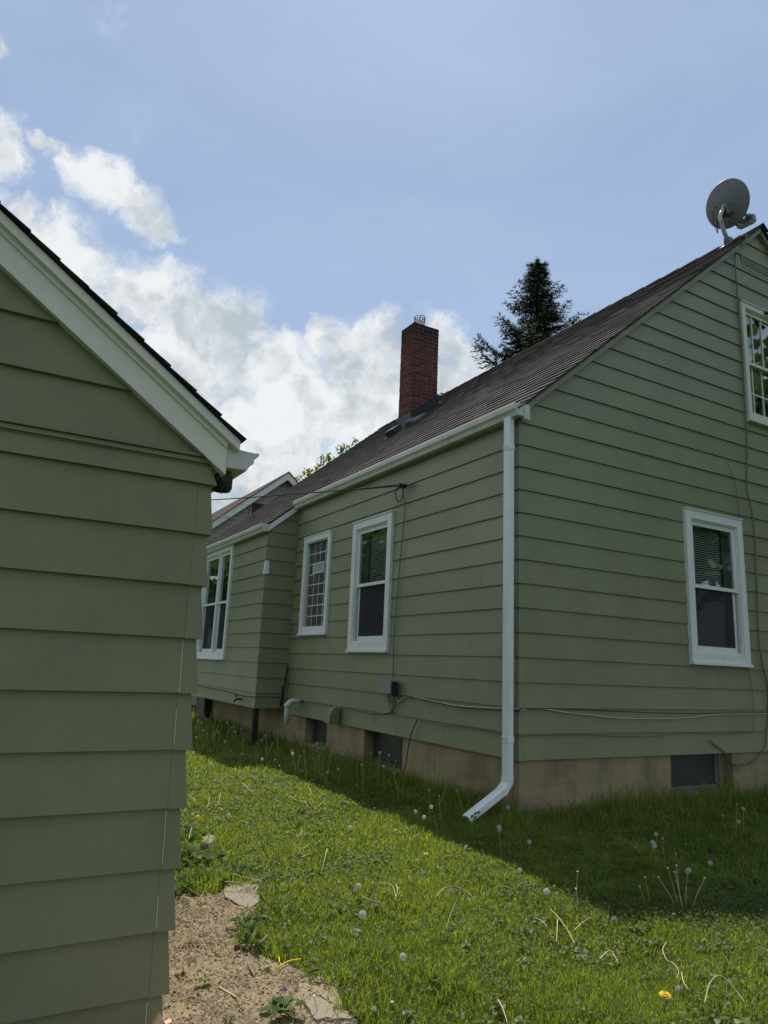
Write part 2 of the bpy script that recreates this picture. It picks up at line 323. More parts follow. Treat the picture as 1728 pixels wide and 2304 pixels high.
# ------------------------------------------------------------------ mesh helpers
W_OFF = {}
def V(*a): return Vector(a)
class MB:
    def __init__(s): s.v = []; s.f = []
    def add(s, vs, fs):
        k = len(s.v); s.v += [tuple(x) for x in vs]; s.f += [tuple(i + k for i in f) for f in fs]; return s
    def box(s, x0, x1, y0, y1, z0, z1):
        return s.add([(x0, y0, z0), (x1, y0, z0), (x1, y1, z0), (x0, y1, z0), (x0, y0, z1), (x1, y0, z1), (x1, y1, z1), (x0, y1, z1)],
                     [(0, 3, 2, 1), (4, 5, 6, 7), (0, 1, 5, 4), (1, 2, 6, 5), (2, 3, 7, 6), (3, 0, 4, 7)])
    def prism(s, A, B):
        n = len(A)
        return s.add(list(A) + list(B), [tuple(range(n - 1, -1, -1)), tuple(range(n, 2 * n))] + [(i, (i + 1) % n, n + (i + 1) % n, n + i) for i in range(n)])
    def obox(s, c, a, b, d):
        c, a, b, d = Vector(c), Vector(a), Vector(b), Vector(d)
        A = [c - a - b - d, c + a - b - d, c + a + b - d, c - a + b - d]
        return s.prism(A, [p + 2 * d for p in A])
    def tube(s, pts, r, n=6, r2=None, cap=True):
        pts = [Vector(p) for p in pts]; m = len(pts); rings = []
        up = Vector((0, 0, 1)); prev = None
        for i, p in enumerate(pts):
            t = (pts[min(i + 1, m - 1)] - pts[max(i - 1, 0)]).normalized()
            if prev is None:
                a = t.cross(up)
                if a.length < 0.05: a = t.cross(Vector((1, 0, 0)))
            else:
                a = prev - t * prev.dot(t)
            a.normalize(); prev = a; b = t.cross(a)
            rr = r if r2 is None else r + (r2 - r) * i / max(1, m - 1)
            rings.append([p + a * (rr * math.cos(6.28318 * k / n)) + b * (rr * math.sin(6.28318 * k / n)) for k in range(n)])
        vs = [q for R in rings for q in R]; fs = []
        for i in range(m - 1):
            for k in range(n):
                fs.append((i * n + k, i * n + (k + 1) % n, (i + 1) * n + (k + 1) % n, (i + 1) * n + k))
        if cap: fs += [tuple(range(n - 1, -1, -1)), tuple((m - 1) * n + k for k in range(n))]
        return s.add(vs, fs)
    def lathe(s, c, prof, n=16, axis=None):
        """prof: (radius, height) along axis from c"""
        ax = Vector(axis or (0, 0, 1)).normalized(); a = ax.orthogonal().normalized(); b = ax.cross(a); c = Vector(c)
        vs = [c + ax * h + a * (r * math.cos(6.28318 * k / n)) + b * (r * math.sin(6.28318 * k / n)) for r, h in prof for k in range(n)]
        fs = [(i * n + k, i * n + (k + 1) % n, (i + 1) * n + (k + 1) % n, (i + 1) * n + k) for i in range(len(prof) - 1) for k in range(n)]
        return s.add(vs, fs)
    def build(s, name, mat, parent=None, smooth=False, base=None, **props):
        off = W_OFF.get(parent.name, Vector((0, 0, 0))) if parent else Vector(base or (0, 0, 0))
        me = bpy.data.meshes.new(name)
        me.from_pydata([(x - off.x, y - off.y, z - off.z) for x, y, z in s.v], [], s.f)
        if smooth: me.polygons.foreach_set('use_smooth', [True] * len(me.polygons))
        me.materials.append(M[mat]); me.update()
        o = bpy.data.objects.new(name, me); col.objects.link(o)
        if parent: o.parent = parent
        else: o.location = off
        W_OFF[o.name] = off.copy()
        for k, v in props.items(): o[k] = v
        return o
def raw(name, verts, faces, mat, tint=None, parent=None, **props):
    """big meshes from numpy arrays; faces: (n,3) or (n,4)"""
    me = bpy.data.meshes.new(name); verts = np.asarray(verts, np.float32); faces = np.asarray(faces, np.int32)
    off = W_OFF.get(parent.name, Vector((0, 0, 0))) if parent else Vector((0, 0, 0))
    verts = verts - np.array(off, np.float32)
    k = faces.shape[1]
    me.vertices.add(len(verts)); me.vertices.foreach_set('co', verts.ravel())
    me.loops.add(faces.size); me.loops.foreach_set('vertex_index', faces.ravel())
    me.polygons.add(len(faces)); me.polygons.foreach_set('loop_start', np.arange(0, faces.size, k, dtype=np.int32))
    if tint is not None:
        a = me.attributes.new('tint', 'FLOAT', 'POINT'); a.data.foreach_set('value', np.asarray(tint, np.float32))
    me.materials.append(M[mat]); me.update(calc_edges=True); me.validate()
    o = bpy.data.objects.new(name, me); col.objects.link(o)
    if parent: o.parent = parent
    W_OFF[o.name] = off
    for q, v in props.items(): o[q] = v
    return o
def thing(name, base, label, cat, group=None, rz=0.0):
    o = bpy.data.objects.new(name, None); col.objects.link(o); o.location = base; o.rotation_euler.z = rz
    o.empty_display_size = 0.2; W_OFF[o.name] = Vector(base)
    return tag(o, label, cat, group)
def tag(o, label, cat, group=None):
    o['label'] = label; o['category'] = cat
    if group: o['group'] = group
    return o
def inst(name, mesh, loc, parent, rot=None, scale=None):
    o = bpy.data.objects.new(name, mesh); col.objects.link(o); o.parent = parent
    o.location = Vector(loc) - W_OFF[parent.name]
    if rot is not None: o.rotation_euler = rot
    if scale: o.scale = scale
    W_OFF[o.name] = W_OFF[parent.name]
    return o
def copy_tree(o, parent=None):
    c = o.copy(); col.objects.link(c)
    if parent: c.parent = parent
    W_OFF[c.name] = W_OFF.get(o.name, Vector((0, 0, 0)))
    for ch in o.children: copy_tree(ch, c)
    return c
def clip(poly, a, b, c):
    """keep a*u + b*z <= c"""
    out = []
    for i in range(len(poly)):
        p, q = poly[i], poly[(i + 1) % len(poly)]
        dp, dq = a * p[0] + b * p[1] - c, a * q[0] + b * q[1] - c
        if dp <= 0: out.append(p)
        if dp * dq < 0:
            k = dp / (dp - dq); out.append((p[0] + k * (q[0] - p[0]), p[1] + k * (q[1] - p[1])))
    return out

# ------------------------------------------------------------------ the ground
def gh(x, y):
    dx = max(0.0, 3.92 - x); dy = max(0.0, 4.58 - y)
    return -0.05 * min(max(math.hypot(dx, dy) - 0.5, 0.0), 3.2)
def gh_np(x, y):
    d = np.hypot(np.maximum(0, 3.92 - x), np.maximum(0, 4.58 - y))
    return -0.05 * np.clip(d - 0.5, 0, 3.2)
def axis_lines(lo, hi, step, far):
    a = list(np.arange(lo, hi + 1e-6, step)); s = step; L = [lo]; H = [hi]
    while L[-1] > -far: s *= 1.5; L.append(L[-1] - s)
    s = step
    while H[-1] < far: s *= 1.5; H.append(H[-1] + s)
    return np.array(L[::-1][:-1] + a + H[1:])
xs = axis_lines(-2, 9, 0.10, 600); ys = axis_lines(-1, 15, 0.10, 600)
gx, gy = np.meshgrid(xs, ys)
gz = gh_np(gx, gy) + 0.012 * np.sin(gx * 3.1 + 1.7 * np.sin(gy * 2.3)) * np.sin(gy * 2.7) * (gx < 3.8)
nx, ny = len(xs), len(ys)
idx = np.arange(nx * ny).reshape(ny, nx)
fq = np.stack([idx[:-1, :-1].ravel(), idx[:-1, 1:].ravel(), idx[1:, 1:].ravel(), idx[1:, :-1].ravel()], 1)
ground = raw('ground', np.stack([gx.ravel(), gy.ravel(), gz.ravel()], 1), fq, 'ground', kind='structure')

DIRT = [(0.801,2.915),(0.877,3.148),(1.053,3.774),(1.183,4.243),(1.225,4.128),(1.361,4.051),(1.439,4.12),(1.573,4.045),(1.519,3.857),(1.426,3.675),(1.326,3.589),(1.256,3.434),(1.252,3.317),(1.318,3.226),(1.335,3.149),(1.399,3.012),(1.411,2.898),(1.456,2.817),(1.423,2.705),(1.41,2.593)]
DIRT_POLY = [(0.70, 2.75), (0.70, 3.9), (0.80, 4.0), (0.95, 3.95)] + DIRT[3:] + [(1.40, 2.45), (1.30, 2.2), (1.1, 1.9), (0.9, 1.5), (-0.5, 1.4), (-0.5, 2.75)]
def in_poly(x, y, poly):
    inside = np.zeros(x.shape, bool); n = len(poly)
    for i in range(n):
        x0, y0 = poly[i]; x1, y1 = poly[(i + 1) % n]
        c = ((y0 > y) != (y1 > y)) & (x < (x1 - x0) * (y - y0) / ((y1 - y0) if y1 != y0 else 1e-9) + x0)
        inside ^= c
    return inside
def vnoise(x, y, s, seed=0):
    """cheap value noise"""
    x = x * s; y = y * s; xi = np.floor(x).astype(int); yi = np.floor(y).astype(int); fx = x - xi; fy = y - yi
    fx = fx * fx * (3 - 2 * fx); fy = fy * fy * (3 - 2 * fy)
    def h(a, b):
        t = (a * 374761393 + b * 668265263 + seed * 1442695) & 0x7fffffff
        t = ((t ^ (t >> 13)) * 1274126177) & 0x7fffffff
        return ((t ^ (t >> 16)) & 0xffff) / 65535.0
    return (h(xi, yi) * (1 - fx) + h(xi + 1, yi) * fx) * (1 - fy) + (h(xi, yi + 1) * (1 - fx) + h(xi + 1, yi + 1) * fx) * fy
def dirt_z(x, y):
    return gh_np(x, y) + 0.006 + 0.016 * vnoise(x, y, 6, 3) + 0.012 * vnoise(x, y, 17, 4) + 0.007 * vnoise(x, y, 45, 5) + 0.004 * vnoise(x, y, 110, 6)
dx_ = np.arange(-0.5, 1.75, 0.0085); dy_ = np.arange(1.4, 4.35, 0.0085)
px, py = np.meshgrid(dx_, dy_)
pz = dirt_z(px, py)
ins = in_poly(px, py, DIRT_POLY)
pz = np.where(ins, pz, gh_np(px, py) - 0.03)
idx = np.arange(px.size).reshape(px.shape)
fq = np.stack([idx[:-1, :-1].ravel(), idx[:-1, 1:].ravel(), idx[1:, 1:].ravel(), idx[1:, :-1].ravel()], 1)
keep = ins.ravel()[fq].any(1)
used = np.unique(fq[keep]); remap = np.full(px.size, -1); remap[used] = np.arange(len(used))
pv = np.stack([px.ravel(), py.ravel(), pz.ravel()], 1)[used]
raw('dirt_path', pv, remap[fq[keep]], 'dirt', kind='structure')

# ------------------------------------------------------------------ the house
E_ = 0.2032                     # exposure of one siding course
Z0 = 0.464                      # underside of the siding
HX, HY = 3.923, 4.579           # outer corner of the siding
RX0, RX1, HYB = 3.923, 11.53, 13.80
SL = 0.838                      # roof slope
def rz(x): return 6.650 - SL * abs(7.74 - x)       # top of the shingles
TB, TT = 0.021, 0.005           # board thickness at butt and at top
class Wall:
    def __init__(s, o, u, n): s.o = Vector(o); s.u = Vector(u); s.n = Vector(n)
    def p(s, u, z, t): return s.o + s.u * u + s.n * t + Vector((0, 0, z))
    def box(s, mb, u0, u1, z0, z1, t0, t1):
        A = [s.p(u0, z0, t0), s.p(u1, z0, t0), s.p(u1, z1, t0), s.p(u0, z1, t0)]
        B = [s.p(u0, z0, t1), s.p(u1, z0, t1), s.p(u1, z1, t1), s.p(u0, z1, t1)]
        mb.prism(A, B) if s.u.cross(Vector((0, 0, 1))).dot(s.n) > 0 else mb.prism(A[::-1], B[::-1])
    def poly(s, mb, pts, tf, back=0.0):
        A = [s.p(u, z, back) for u, z in pts]; B = [s.p(u, z, tf(z)) for u, z in pts]
        mb.prism(A, B) if s.u.cross(Vector((0, 0, 1))).dot(s.n) > 0 else mb.prism(A[::-1], B[::-1])
def siding(wall, parent, mat, u0, u1, zb, ztop, holes=(), clips=(), joints=(), tb=TB, first=0, exact=None, jit=0.0):
    """one board per course; holes cut it, joints split it"""
    i = first
    while True:
        z0 = zb + i * E_; z1 = z0 + E_ + 0.003
        if z0 > ztop - 0.02: break
        z1 = min(z1, ztop)
        j0 = random.uniform(-jit, jit)
        tf = lambda z, a=z0: tb + j0 + (TT - tb) * min(1.0, max(0.0, (z - a) / E_))
        segs = [(u0, u1, [])]
        for (a, b, c, d) in holes:
            if d <= z0 + 0.001 or c >= z1 - 0.001: continue
            ns = []
            for (s0, s1, parts) in segs:
                if b <= s0 or a >= s1: ns.append((s0, s1, parts)); continue
                if c <= z0 + 0.004 and d >= z1 - 0.006:
                    ns += [(s0, a, parts), (b, s1, parts)]
                else: ns.append((s0, s1, parts + [(a, b, c, d)]))
            segs = ns
        for jz, ju in joints:
            if z0 < jz < z1:
                ns = []
                for (s0, s1, parts) in segs:
                    if s0 + 0.05 < ju < s1 - 0.05 and not parts: ns += [(s0, ju - 0.0018, []), (ju + 0.0018, s1, [])]
                    else: ns.append((s0, s1, parts))
                segs = ns
        for (s0, s1, parts) in segs:
            if s1 - s0 < 0.01: continue
            rects = [(s0, s1, z0, z1)]
            for (a, b, c, d) in parts:
                nr = []
                for (p0, p1, q0, q1) in rects:
                    if b <= p0 or a >= p1: nr.append((p0, p1, q0, q1)); continue
                    if a > p0: nr.append((p0, a, q0, q1))
                    if b < p1: nr.append((b, p1, q0, q1))
                    if c > q0 + 0.002: nr.append((max(a, p0), min(b, p1), q0, c))
                    if d < q1 - 0.002: nr.append((max(a, p0), min(b, p1), d, q1))
                rects = nr
            mb = MB()
            for (p0, p1, q0, q1) in rects:
                poly = [(p0, q0), (p1, q0), (p1, q1), (p0, q1)]
                for cl in clips: poly = clip(poly, *cl)
                if len(poly) >= 3: wall.poly(mb, poly, tf)
            if mb.v: mb.build('siding_board', mat, parent)
        i += 1
def corner_caps(parent, mat, o, u, v, zb, ztop, tb=TB, wid=0.05, name='corner_cap', first=0, proud=0.003, mats=None):
    """o: back corner; u, v: horizontal directions along the two walls away from the corner (outward normals are -v and -u)"""
    o, u, v = Vector(o), Vector(u), Vector(v); i = first
    while True:
        z0 = zb + i * E_ - 0.002; z1 = min(z0 + E_, ztop)
        if z1 - z0 < 0.05: break
        mb = MB(); rows = []
        for z, t in ((z0, tb + proud), (z1, TT + proud)):
            zz = Vector((0, 0, z))
            rows.append([o + u * wid - v * t + zz, o - u * t - v * t + zz, o + v * wid - u * t + zz,
                         o + v * wid + zz, o + zz, o + u * wid + zz])
        mb.prism(rows[0], rows[1])
        mb.build(name, (mats or {}).get(i, mat), parent); i += 1

house = thing('house', (7.7, 9.0, 0), 'sage green clapboard house with brick chimney and dark shingled gable roof', 'house')

# --- foundation of painted concrete block
FX, FY = HX + 0.03, HY + 0.03
side_f = Wall((FX, 0, 0), (0, 1, 0), (-1, 0, 0)); gab_f = Wall((0, FY, 0), (1, 0, 0), (0, -1, 0))
bwin_side = [(8.15, 8.80, 0.125, 0.47), (6.38, 7.20, 0.105, 0.47)]
bwin_gab = [(5.755, 6.66, 0.10, 0.47)]
fd = MB()
def core(wall, u0, u1, holes):
    cuts = sorted(holes); a = u0
    for (h0, h1, c, d) in cuts:
        wall.box(fd, a, h0, -0.4, Z0 + 0.05, -0.22, 0.0); wall.box(fd, h0, h1, -0.4, c, -0.22, 0.0); a = h1
    wall.box(fd, a, u1, -0.4, Z0 + 0.05, -0.22, 0.0)
core(side_f, FY + 0.003, HYB - 0.05, bwin_side); core(gab_f, FX + 0.22, RX1 - 0.05, bwin_gab)
fd.box(FX + 0.003, FX + 0.219, FY + 0.0, FY + 0.22, -0.4, Z0 + 0.045)
foundation = fd.build('foundation', 'concrete', house)
def blocks(wall, u0, u1, holes):
    for r in range(3):
        z0 = -0.126 + r * 0.197; z1 = z0 + 0.195
        if r == 2: z1 = Z0 + 0.03
        u = u0 - (0.2 if r % 2 else 0.0)
        while u < u1:
            a, b = max(u, u0), min(u + 0.398, u1); u += 0.40
            if b - a < 0.03: continue
            ps = [(a, b)]
            for (h0, h1, c, d) in holes:
                if z1 <= c + 0.02: continue
                ps = [q for (p0, p1) in ps for q in (((p0, min(p1, h0)), (max(p0, h1), p1)) if h0 < p1 and h1 > p0 else ((p0, p1),))]
            for (p0, p1) in ps:
                if p1 - p0 < 0.02: continue
                zt = z1
                for (h0, h1, c, d) in holes:
                    if h0 < p1 - 0.01 and h1 > p0 + 0.01 and z1 > c: zt = min(zt, c)
                mb = MB(); wall.box(mb, p0, p1, z0, zt, 0.0005, 0.0035 + random.uniform(0, 0.0015)); mb.build('concrete_block', 'concrete', foundation)
blocks(side_f, FY - 0.004, HYB - 0.06, bwin_side); blocks(gab_f, FX - 0.004, 9.0, bwin_gab)
def basement_window(wall, u0, u1, z0, z1, parent, frame='grey_metal', pane='dusty'):
    mb = MB(); t0, t1 = -0.135, -0.105
    wall.box(mb, u0, u0 + 0.03, z0, z1, t0, t1); wall.box(mb, u1 - 0.03, u1, z0, z1, t0, t1)
    wall.box(mb, u0 + 0.03, u1 - 0.03, z0, z0 + 0.032, t0, t1); wall.box(mb, u0 + 0.03, u1 - 0.03, z1 - 0.03, z1, t0, t1)
    win = mb.build('basement_window', frame, parent)
    mb = MB(); wall.box(mb, u0 + 0.03, u1 - 0.03, z0 + 0.032, z1 - 0.03, -0.125, -0.12); mb.build('pane', pane, win)
    return win
for h in bwin_side:
    basement_window(side_f, h[0] + 0.004, h[1] - 0.004, h[2] + 0.012, h[3], house, 'wood_weathered')
    mb = MB(); side_f.box(mb, h[0] + 0.002, h[1] - 0.002, h[2] - 0.01, h[2] + 0.012, -0.20, 0.02); mb.build('basement_sill', 'concrete', house)
basement_window(gab_f, 5.758, 6.575, 0.125, 0.47, house)
mb = MB(); gab_f.box(mb, 6.575, 6.657, 0.10, 0.47, -0.20, -0.09); gab_f.box(mb, 5.757, 6.575, 0.085, 0.122, -0.20, -0.01); mb.build('basement_sill', 'concrete', house)

# --- walls: sheathing with one board per course
gable_w = Wall((0, HY + TB, 0), (1, 0, 0), (0, -1, 0))
side_w = Wall((HX + TB, 0, 0), (0, 1, 0), (-1, 0, 0))
BX = 3.47                                   # outer face of the projecting bay
bay_w = Wall((BX + TB, 0, 0), (0, 1, 0), (-1, 0, 0))
BY = 9.45
bayside_w = Wall((0, BY + TB, 0), (1, 0, 0), (0, -1, 0))
GW = [(6.08, 6.985, 1.335, 2.825), (7.275, 8.20, 4.06, 5.48)]
VENT = (7.376, 8.08, 5.985, 6.165)
SW = [(6.705, 7.61, 1.335, 2.835), (8.268, 9.10, 1.545, 2.845)]
BW = [(10.93, 12.44, 1.185, 2.945)]
BAYB = 12.95
mb = MB()
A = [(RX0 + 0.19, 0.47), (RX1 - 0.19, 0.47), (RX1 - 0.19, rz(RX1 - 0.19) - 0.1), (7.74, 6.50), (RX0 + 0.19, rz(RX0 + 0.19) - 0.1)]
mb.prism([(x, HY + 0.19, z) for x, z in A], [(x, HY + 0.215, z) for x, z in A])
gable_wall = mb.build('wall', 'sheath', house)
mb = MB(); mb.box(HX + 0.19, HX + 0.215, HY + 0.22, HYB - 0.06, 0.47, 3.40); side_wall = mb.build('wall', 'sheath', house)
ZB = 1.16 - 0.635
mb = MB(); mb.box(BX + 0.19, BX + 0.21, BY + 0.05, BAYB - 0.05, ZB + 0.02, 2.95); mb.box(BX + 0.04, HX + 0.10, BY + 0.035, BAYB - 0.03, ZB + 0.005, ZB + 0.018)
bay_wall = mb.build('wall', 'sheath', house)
mb = MB(); mb.box(RX1 - 0.03, RX1, HY + 0.03, HYB, 0.47, 3.4); mb.box(RX0 + 0.05, RX1 - 0.04, HYB - 0.03, HYB, 0.47, 3.4); mb.build('wall', 'siding', house)
rk = lambda x: 6.587 - 0.838 * (7.716 - x)
siding(gable_w, gable_wall, 'siding', HX + TB, RX1, Z0, 6.6, GW + [VENT], [(-0.838, 1.0, 6.587 - 0.838 * 7.716), (0.838, 1.0, 6.587 + 0.838 * 7.764)], [(2.4, 9.2), (1.5, 8.6)], jit=0.0012)
siding(side_w, side_wall, 'siding', HY + TB, BY + TB - 0.004, Z0, 3.315, SW, (), [(1.30, 5.625), (0.5, 5.63), (0.7, 7.9), (2.0, 5.1)], jit=0.0012)
siding(bay_w, bay_wall, 'siding', BY + TB, BAYB, ZB, 2.93, BW, jit=0.001)
siding(bayside_w, bay_wall, 'siding', BX + TB, HX + TB - 0.003, ZB, 3.40, (), [(-0.838, 1.0, rz(3.47) - 0.075 - 0.838 * 3.47)], jit=0.001)
corner_caps(gable_wall, 'siding', (HX + TB, HY + TB, 0), (1, 0, 0), (0, 1, 0), Z0, 3.30, proud=0.002)
corner_caps(bay_wall, 'siding', (BX + TB, BY + TB, 0), (1, 0, 0), (0, 1, 0), ZB, 2.92, proud=0.002, mats={9: 'white'}, wid=0.042)
mb = MB(); mb.box(HX + TB - 0.030, HX + TB - 0.004, BY + TB - 0.030, BY + TB - 0.005, ZB, 3.30); mb.build('corner_trim', 'siding', side_wall)
# frieze boards under the gutters
mb = MB(); mb.box(HX + 0.002, HX + 0.03, HY + 0.02, BY, 3.315, 3.42); mb.build('frieze', 'trim_green', house)
mb = MB(); mb.box(BX + 0.002, BX + 0.03, BY + 0.05, BAYB, 2.93, 3.03); mb.build('frieze', 'trim_green', house)

# --- windows
def pane_sub(wall, win, u0, u1, z0, z1, t, name='pane', mat='glass'):
    mb = MB(); wall.box(mb, u0, u1, z0, z1, t - 0.002, t + 0.002); return mb.build(name, mat, win)
def ring(mb, wall, u0, u1, z0, z1, w_, t0, t1, wt=None, wb=None):
    wt = w_ if wt is None else wt; wb = w_ if wb is None else wb
    wall.box(mb, u0, u0 + w_, z0, z1, t0, t1); wall.box(mb, u1 - w_, u1, z0, z1, t0, t1)
    wall.box(mb, u0 + w_, u1 - w_, z0, z0 + wb, t0, t1); wall.box(mb, u0 + w_, u1 - w_, z1 - wt, z1, t0, t1)
def casing(wall, u0, u1, z0, z1, parent, wd=0.088, mat='white', sill=True):
    """outer frame in the wall, with jamb lining"""
    mb = MB(); ring(mb, wall, u0, u1, z0, z1, wd, 0.004, 0.050)
    wall.box(mb, u0 - 0.006, u1 + 0.006, z1 + 0.0005, z1 + 0.012, 0.004, 0.062)      # head drip
    ring(mb, wall, u0 + wd - 0.018, u1 - wd + 0.018, z0 + wd - 0.018, z1 - wd + 0.018, 0.016, -0.15, 0.003)
    ring(mb, wall, u0 + wd + 0.0005, u1 - wd - 0.0005, z0 + wd + 0.0005, z1 - wd - 0.0005, 0.014, 0.006, 0.034)
    win = mb.build('window', mat, parent)
    if sill:
        mb = MB(); wall.box(mb, u0 - 0.008, u1 + 0.008, z0 - 0.028, z0 - 0.0005, 0.004, 0.070); mb.build('sill', mat, win)
    return win
def double_hung(wall, win, u0, u1, z0, z1, mat='white', blind=0.86, vm=(), hm_low=(), blind_lr=(0.0, 0.12)):
    zm = (z0 + z1) / 2 - 0.01
    mb = MB(); ring(mb, wall, u0, u1, zm - 0.018, z1, 0.042, -0.012, 0.016, 0.045, 0.036); mb.build('sash', mat, win)
    mb = MB(); ring(mb, wall, u0, u1, z0, zm + 0.016, 0.042, -0.050, -0.016, 0.034, 0.055); mb.build('sash', mat, win)
    pane_sub(wall, win, u0 + 0.042, u1 - 0.042, zm + 0.018, z1 - 0.045, 0.0)
    pane_sub(wall, win, u0 + 0.042, u1 - 0.042, z0 + 0.055, zm - 0.018, -0.035)
    if not vm:
        mb = MB(); wall.box(mb, u0 + 0.043, u1 - 0.043, z0 + 0.056, zm - 0.019, -0.0155, -0.0145); mb.build('screen', 'screen', win)
    for k, u in enumerate(vm):
        mb = MB(); wall.box(mb, u - 0.009, u + 0.009, zm + 0.018, z1 - 0.045, -0.006, 0.010); wall.box(mb, u - 0.009, u + 0.009, z0 + 0.055, zm - 0.018, -0.045, -0.025); mb.build('muntin', mat, win)
    for z in hm_low:
        mb = MB(); wall.box(mb, u0 + 0.042, u1 - 0.042, z - 0.009, z + 0.009, -0.0455, -0.0255); mb.build('muntin', mat, win)
    if blind:
        mb = MB(); z = z0 + 0.04; b0 = u0 + 0.03 + blind_lr[0]; b1 = u1 - 0.03 - blind_lr[1]
        while z < z1 - 0.03:
            A = [wall.p(b0, z, -0.058), wall.p(b1, z, -0.058), wall.p(b1, z + 0.017, -0.074), wall.p(b0, z + 0.017, -0.074)]
            mb.add(A, [(0, 1, 2, 3)]); z += 0.0245
        b = mb.build('blind', 'blind', win); b['kind'] = 'stuff'
# gable ground-floor window
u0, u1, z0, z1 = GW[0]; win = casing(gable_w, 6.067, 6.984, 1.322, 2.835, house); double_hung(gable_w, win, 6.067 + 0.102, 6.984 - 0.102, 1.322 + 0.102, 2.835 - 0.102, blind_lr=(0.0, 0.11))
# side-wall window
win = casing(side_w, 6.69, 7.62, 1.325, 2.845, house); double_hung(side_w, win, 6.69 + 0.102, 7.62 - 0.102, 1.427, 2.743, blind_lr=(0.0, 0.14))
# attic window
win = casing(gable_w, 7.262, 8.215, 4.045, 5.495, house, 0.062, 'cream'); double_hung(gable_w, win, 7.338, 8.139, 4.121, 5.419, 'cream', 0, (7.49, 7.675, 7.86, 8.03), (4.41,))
mb = MB(); gable_w.box(mb, 7.262 + 0.0, 8.215, 4.012, 4.016, 0.07, 0.09)
mb = MB(); mb.tube([gable_w.p(7.70, 5.47, 0.055), gable_w.p(7.75, 5.465, 0.10), gable_w.p(7.83, 5.44, 0.13), gable_w.p(7.95, 5.42, 0.12)], 0.022, 8); mb.build('awning_bracket', 'dark_metal', win)
# bay window: two double-hung units
win = casing(bay_w, 10.912, 12.455, 1.170, 2.955, house, 0.075)
mb = MB(); bay_w.box(mb, 11.545, 11.62, 1.259, 2.866, -0.05, 0.040); mb.build('mullion', 'white', win)
for a, b in ((11.001, 11.545), (11.62, 12.366)): double_hung(bay_w, win, a, b, 1.259, 2.866, blind=0)
# glass-block window with its little vent
win = casing(side_w, 8.258, 9.105, 1.538, 2.855, house, 0.075, sill=True)
gu0, gu1, gz0, gz1 = 8.258 + 0.09, 9.105 - 0.09, 1.538 + 0.09, 2.855 - 0.09
mb = MB(); side_w.box(mb, gu0, gu1, gz0, gz1, -0.060, -0.018); mb.build('grout', 'white', win)
cw, ch = (gu1 - gu0) / 4, (gz1 - gz0) / 8
mb = MB(); mb.box(-0.008, 0.008, -cw / 2 + 0.008, cw / 2 - 0.008, -ch / 2 + 0.0065, ch / 2 - 0.0065); blk = mb.build('glass_block', 'glass_block', None); blk_me = blk.data; bpy.data.objects.remove(blk)
for i in range(4):
    for j in range(8):
        if j == 5 and i in (1, 2): continue
        inst('glass_block', blk_me, side_w.p(gu0 + (i + 0.5) * cw, gz0 + (j + 0.5) * ch, -0.0235), win)
mb = MB(); ring(mb, side_w, gu0 + cw, gu0 + 3 * cw, gz0 + 5 * ch, gz0 + 6 * ch, 0.014, -0.017, 0.004)
vg = mb.build('vent_grille', 'white', win)
mb = MB()
for k in range(6):
    z = gz0 + 5 * ch + 0.018 + k * (ch - 0.03) / 6
    A = [side_w.p(gu0 + cw + 0.014, z, 0.002), side_w.p(gu0 + 3 * cw - 0.014, z, 0.002), side_w.p(gu0 + 3 * cw - 0.014, z + 0.010, -0.014), side_w.p(gu0 + cw + 0.014, z + 0.010, -0.014)]
    mb.prism(A, [p + Vector((0, 0, 0.004)) for p in A])
for q in mb.v: pass
W_OFF[vg.name] = W_OFF[win.name]; o = mb.build('vent_slats', 'white', win); o['kind'] = 'stuff'
# louvred attic vent
mb = MB(); ring(mb, gable_w, VENT[0], VENT[1], VENT[2], VENT[3], 0.02, -0.06, 0.022); vent = mb.build('attic_vent', 'siding', house)
for k in range(5):
    z = VENT[2] + 0.026 + k * 0.028
    A = [gable_w.p(VENT[0] + 0.021, z, 0.018), gable_w.p(VENT[1] - 0.021, z, 0.018), gable_w.p(VENT[1] - 0.021, z + 0.018, -0.02), gable_w.p(VENT[0] + 0.021, z + 0.018, -0.02)]
    mb = MB(); mb.prism(A, [p + Vector((0, 0, 0.005)) for p in A]); mb.build('slat', 'gutter', vent)

# --- roof
RY0, RY1 = 4.505, 13.86
XE, XEB = 3.872, 3.40           # eaves: main wall and bay
nrm = Vector((-SL, 0, 1)).normalized(); upv = Vector((1, 0, SL)).normalized()
TH = 0.016
mb = MB()
def rpt(x, y, t): return Vector((x, y, rz(x))) + nrm * t
def slab(x0, x1, y0, y1, t0, t1):
    mb.prism([rpt(x0, y0, t0), rpt(x1, y0, t0), rpt(x1, y1, t0), rpt(x0, y1, t0)], [rpt(x0, y0, t1), rpt(x1, y0, t1), rpt(x1, y1, t1), rpt(x0, y1, t1)])
slab(XE + 0.01, 7.725, RY0 + 0.03, RY1 - 0.02, -0.045, -TH); slab(XEB + 0.01, XE + 0.01, BY - 0.02, RY1 - 0.02, -0.045, -TH)
a = [(7.755, rz(7.755) - 0.05), (RX1 + 0.06, rz(RX1 + 0.06) - 0.05), (RX1 + 0.06, rz(RX1 + 0.06)), (7.755, rz(7.755))]
mb.prism([(x, RY0 + 0.006, z) for x, z in a], [(x, RY1, z) for x, z in a])
roof = mb.build('roof', 'shingle_ridge', house)
EXP, SWD = 0.158, 0.305
L_main = (7.72 - XE) / upv.x
tilt = math.atan(SL)
protos = []
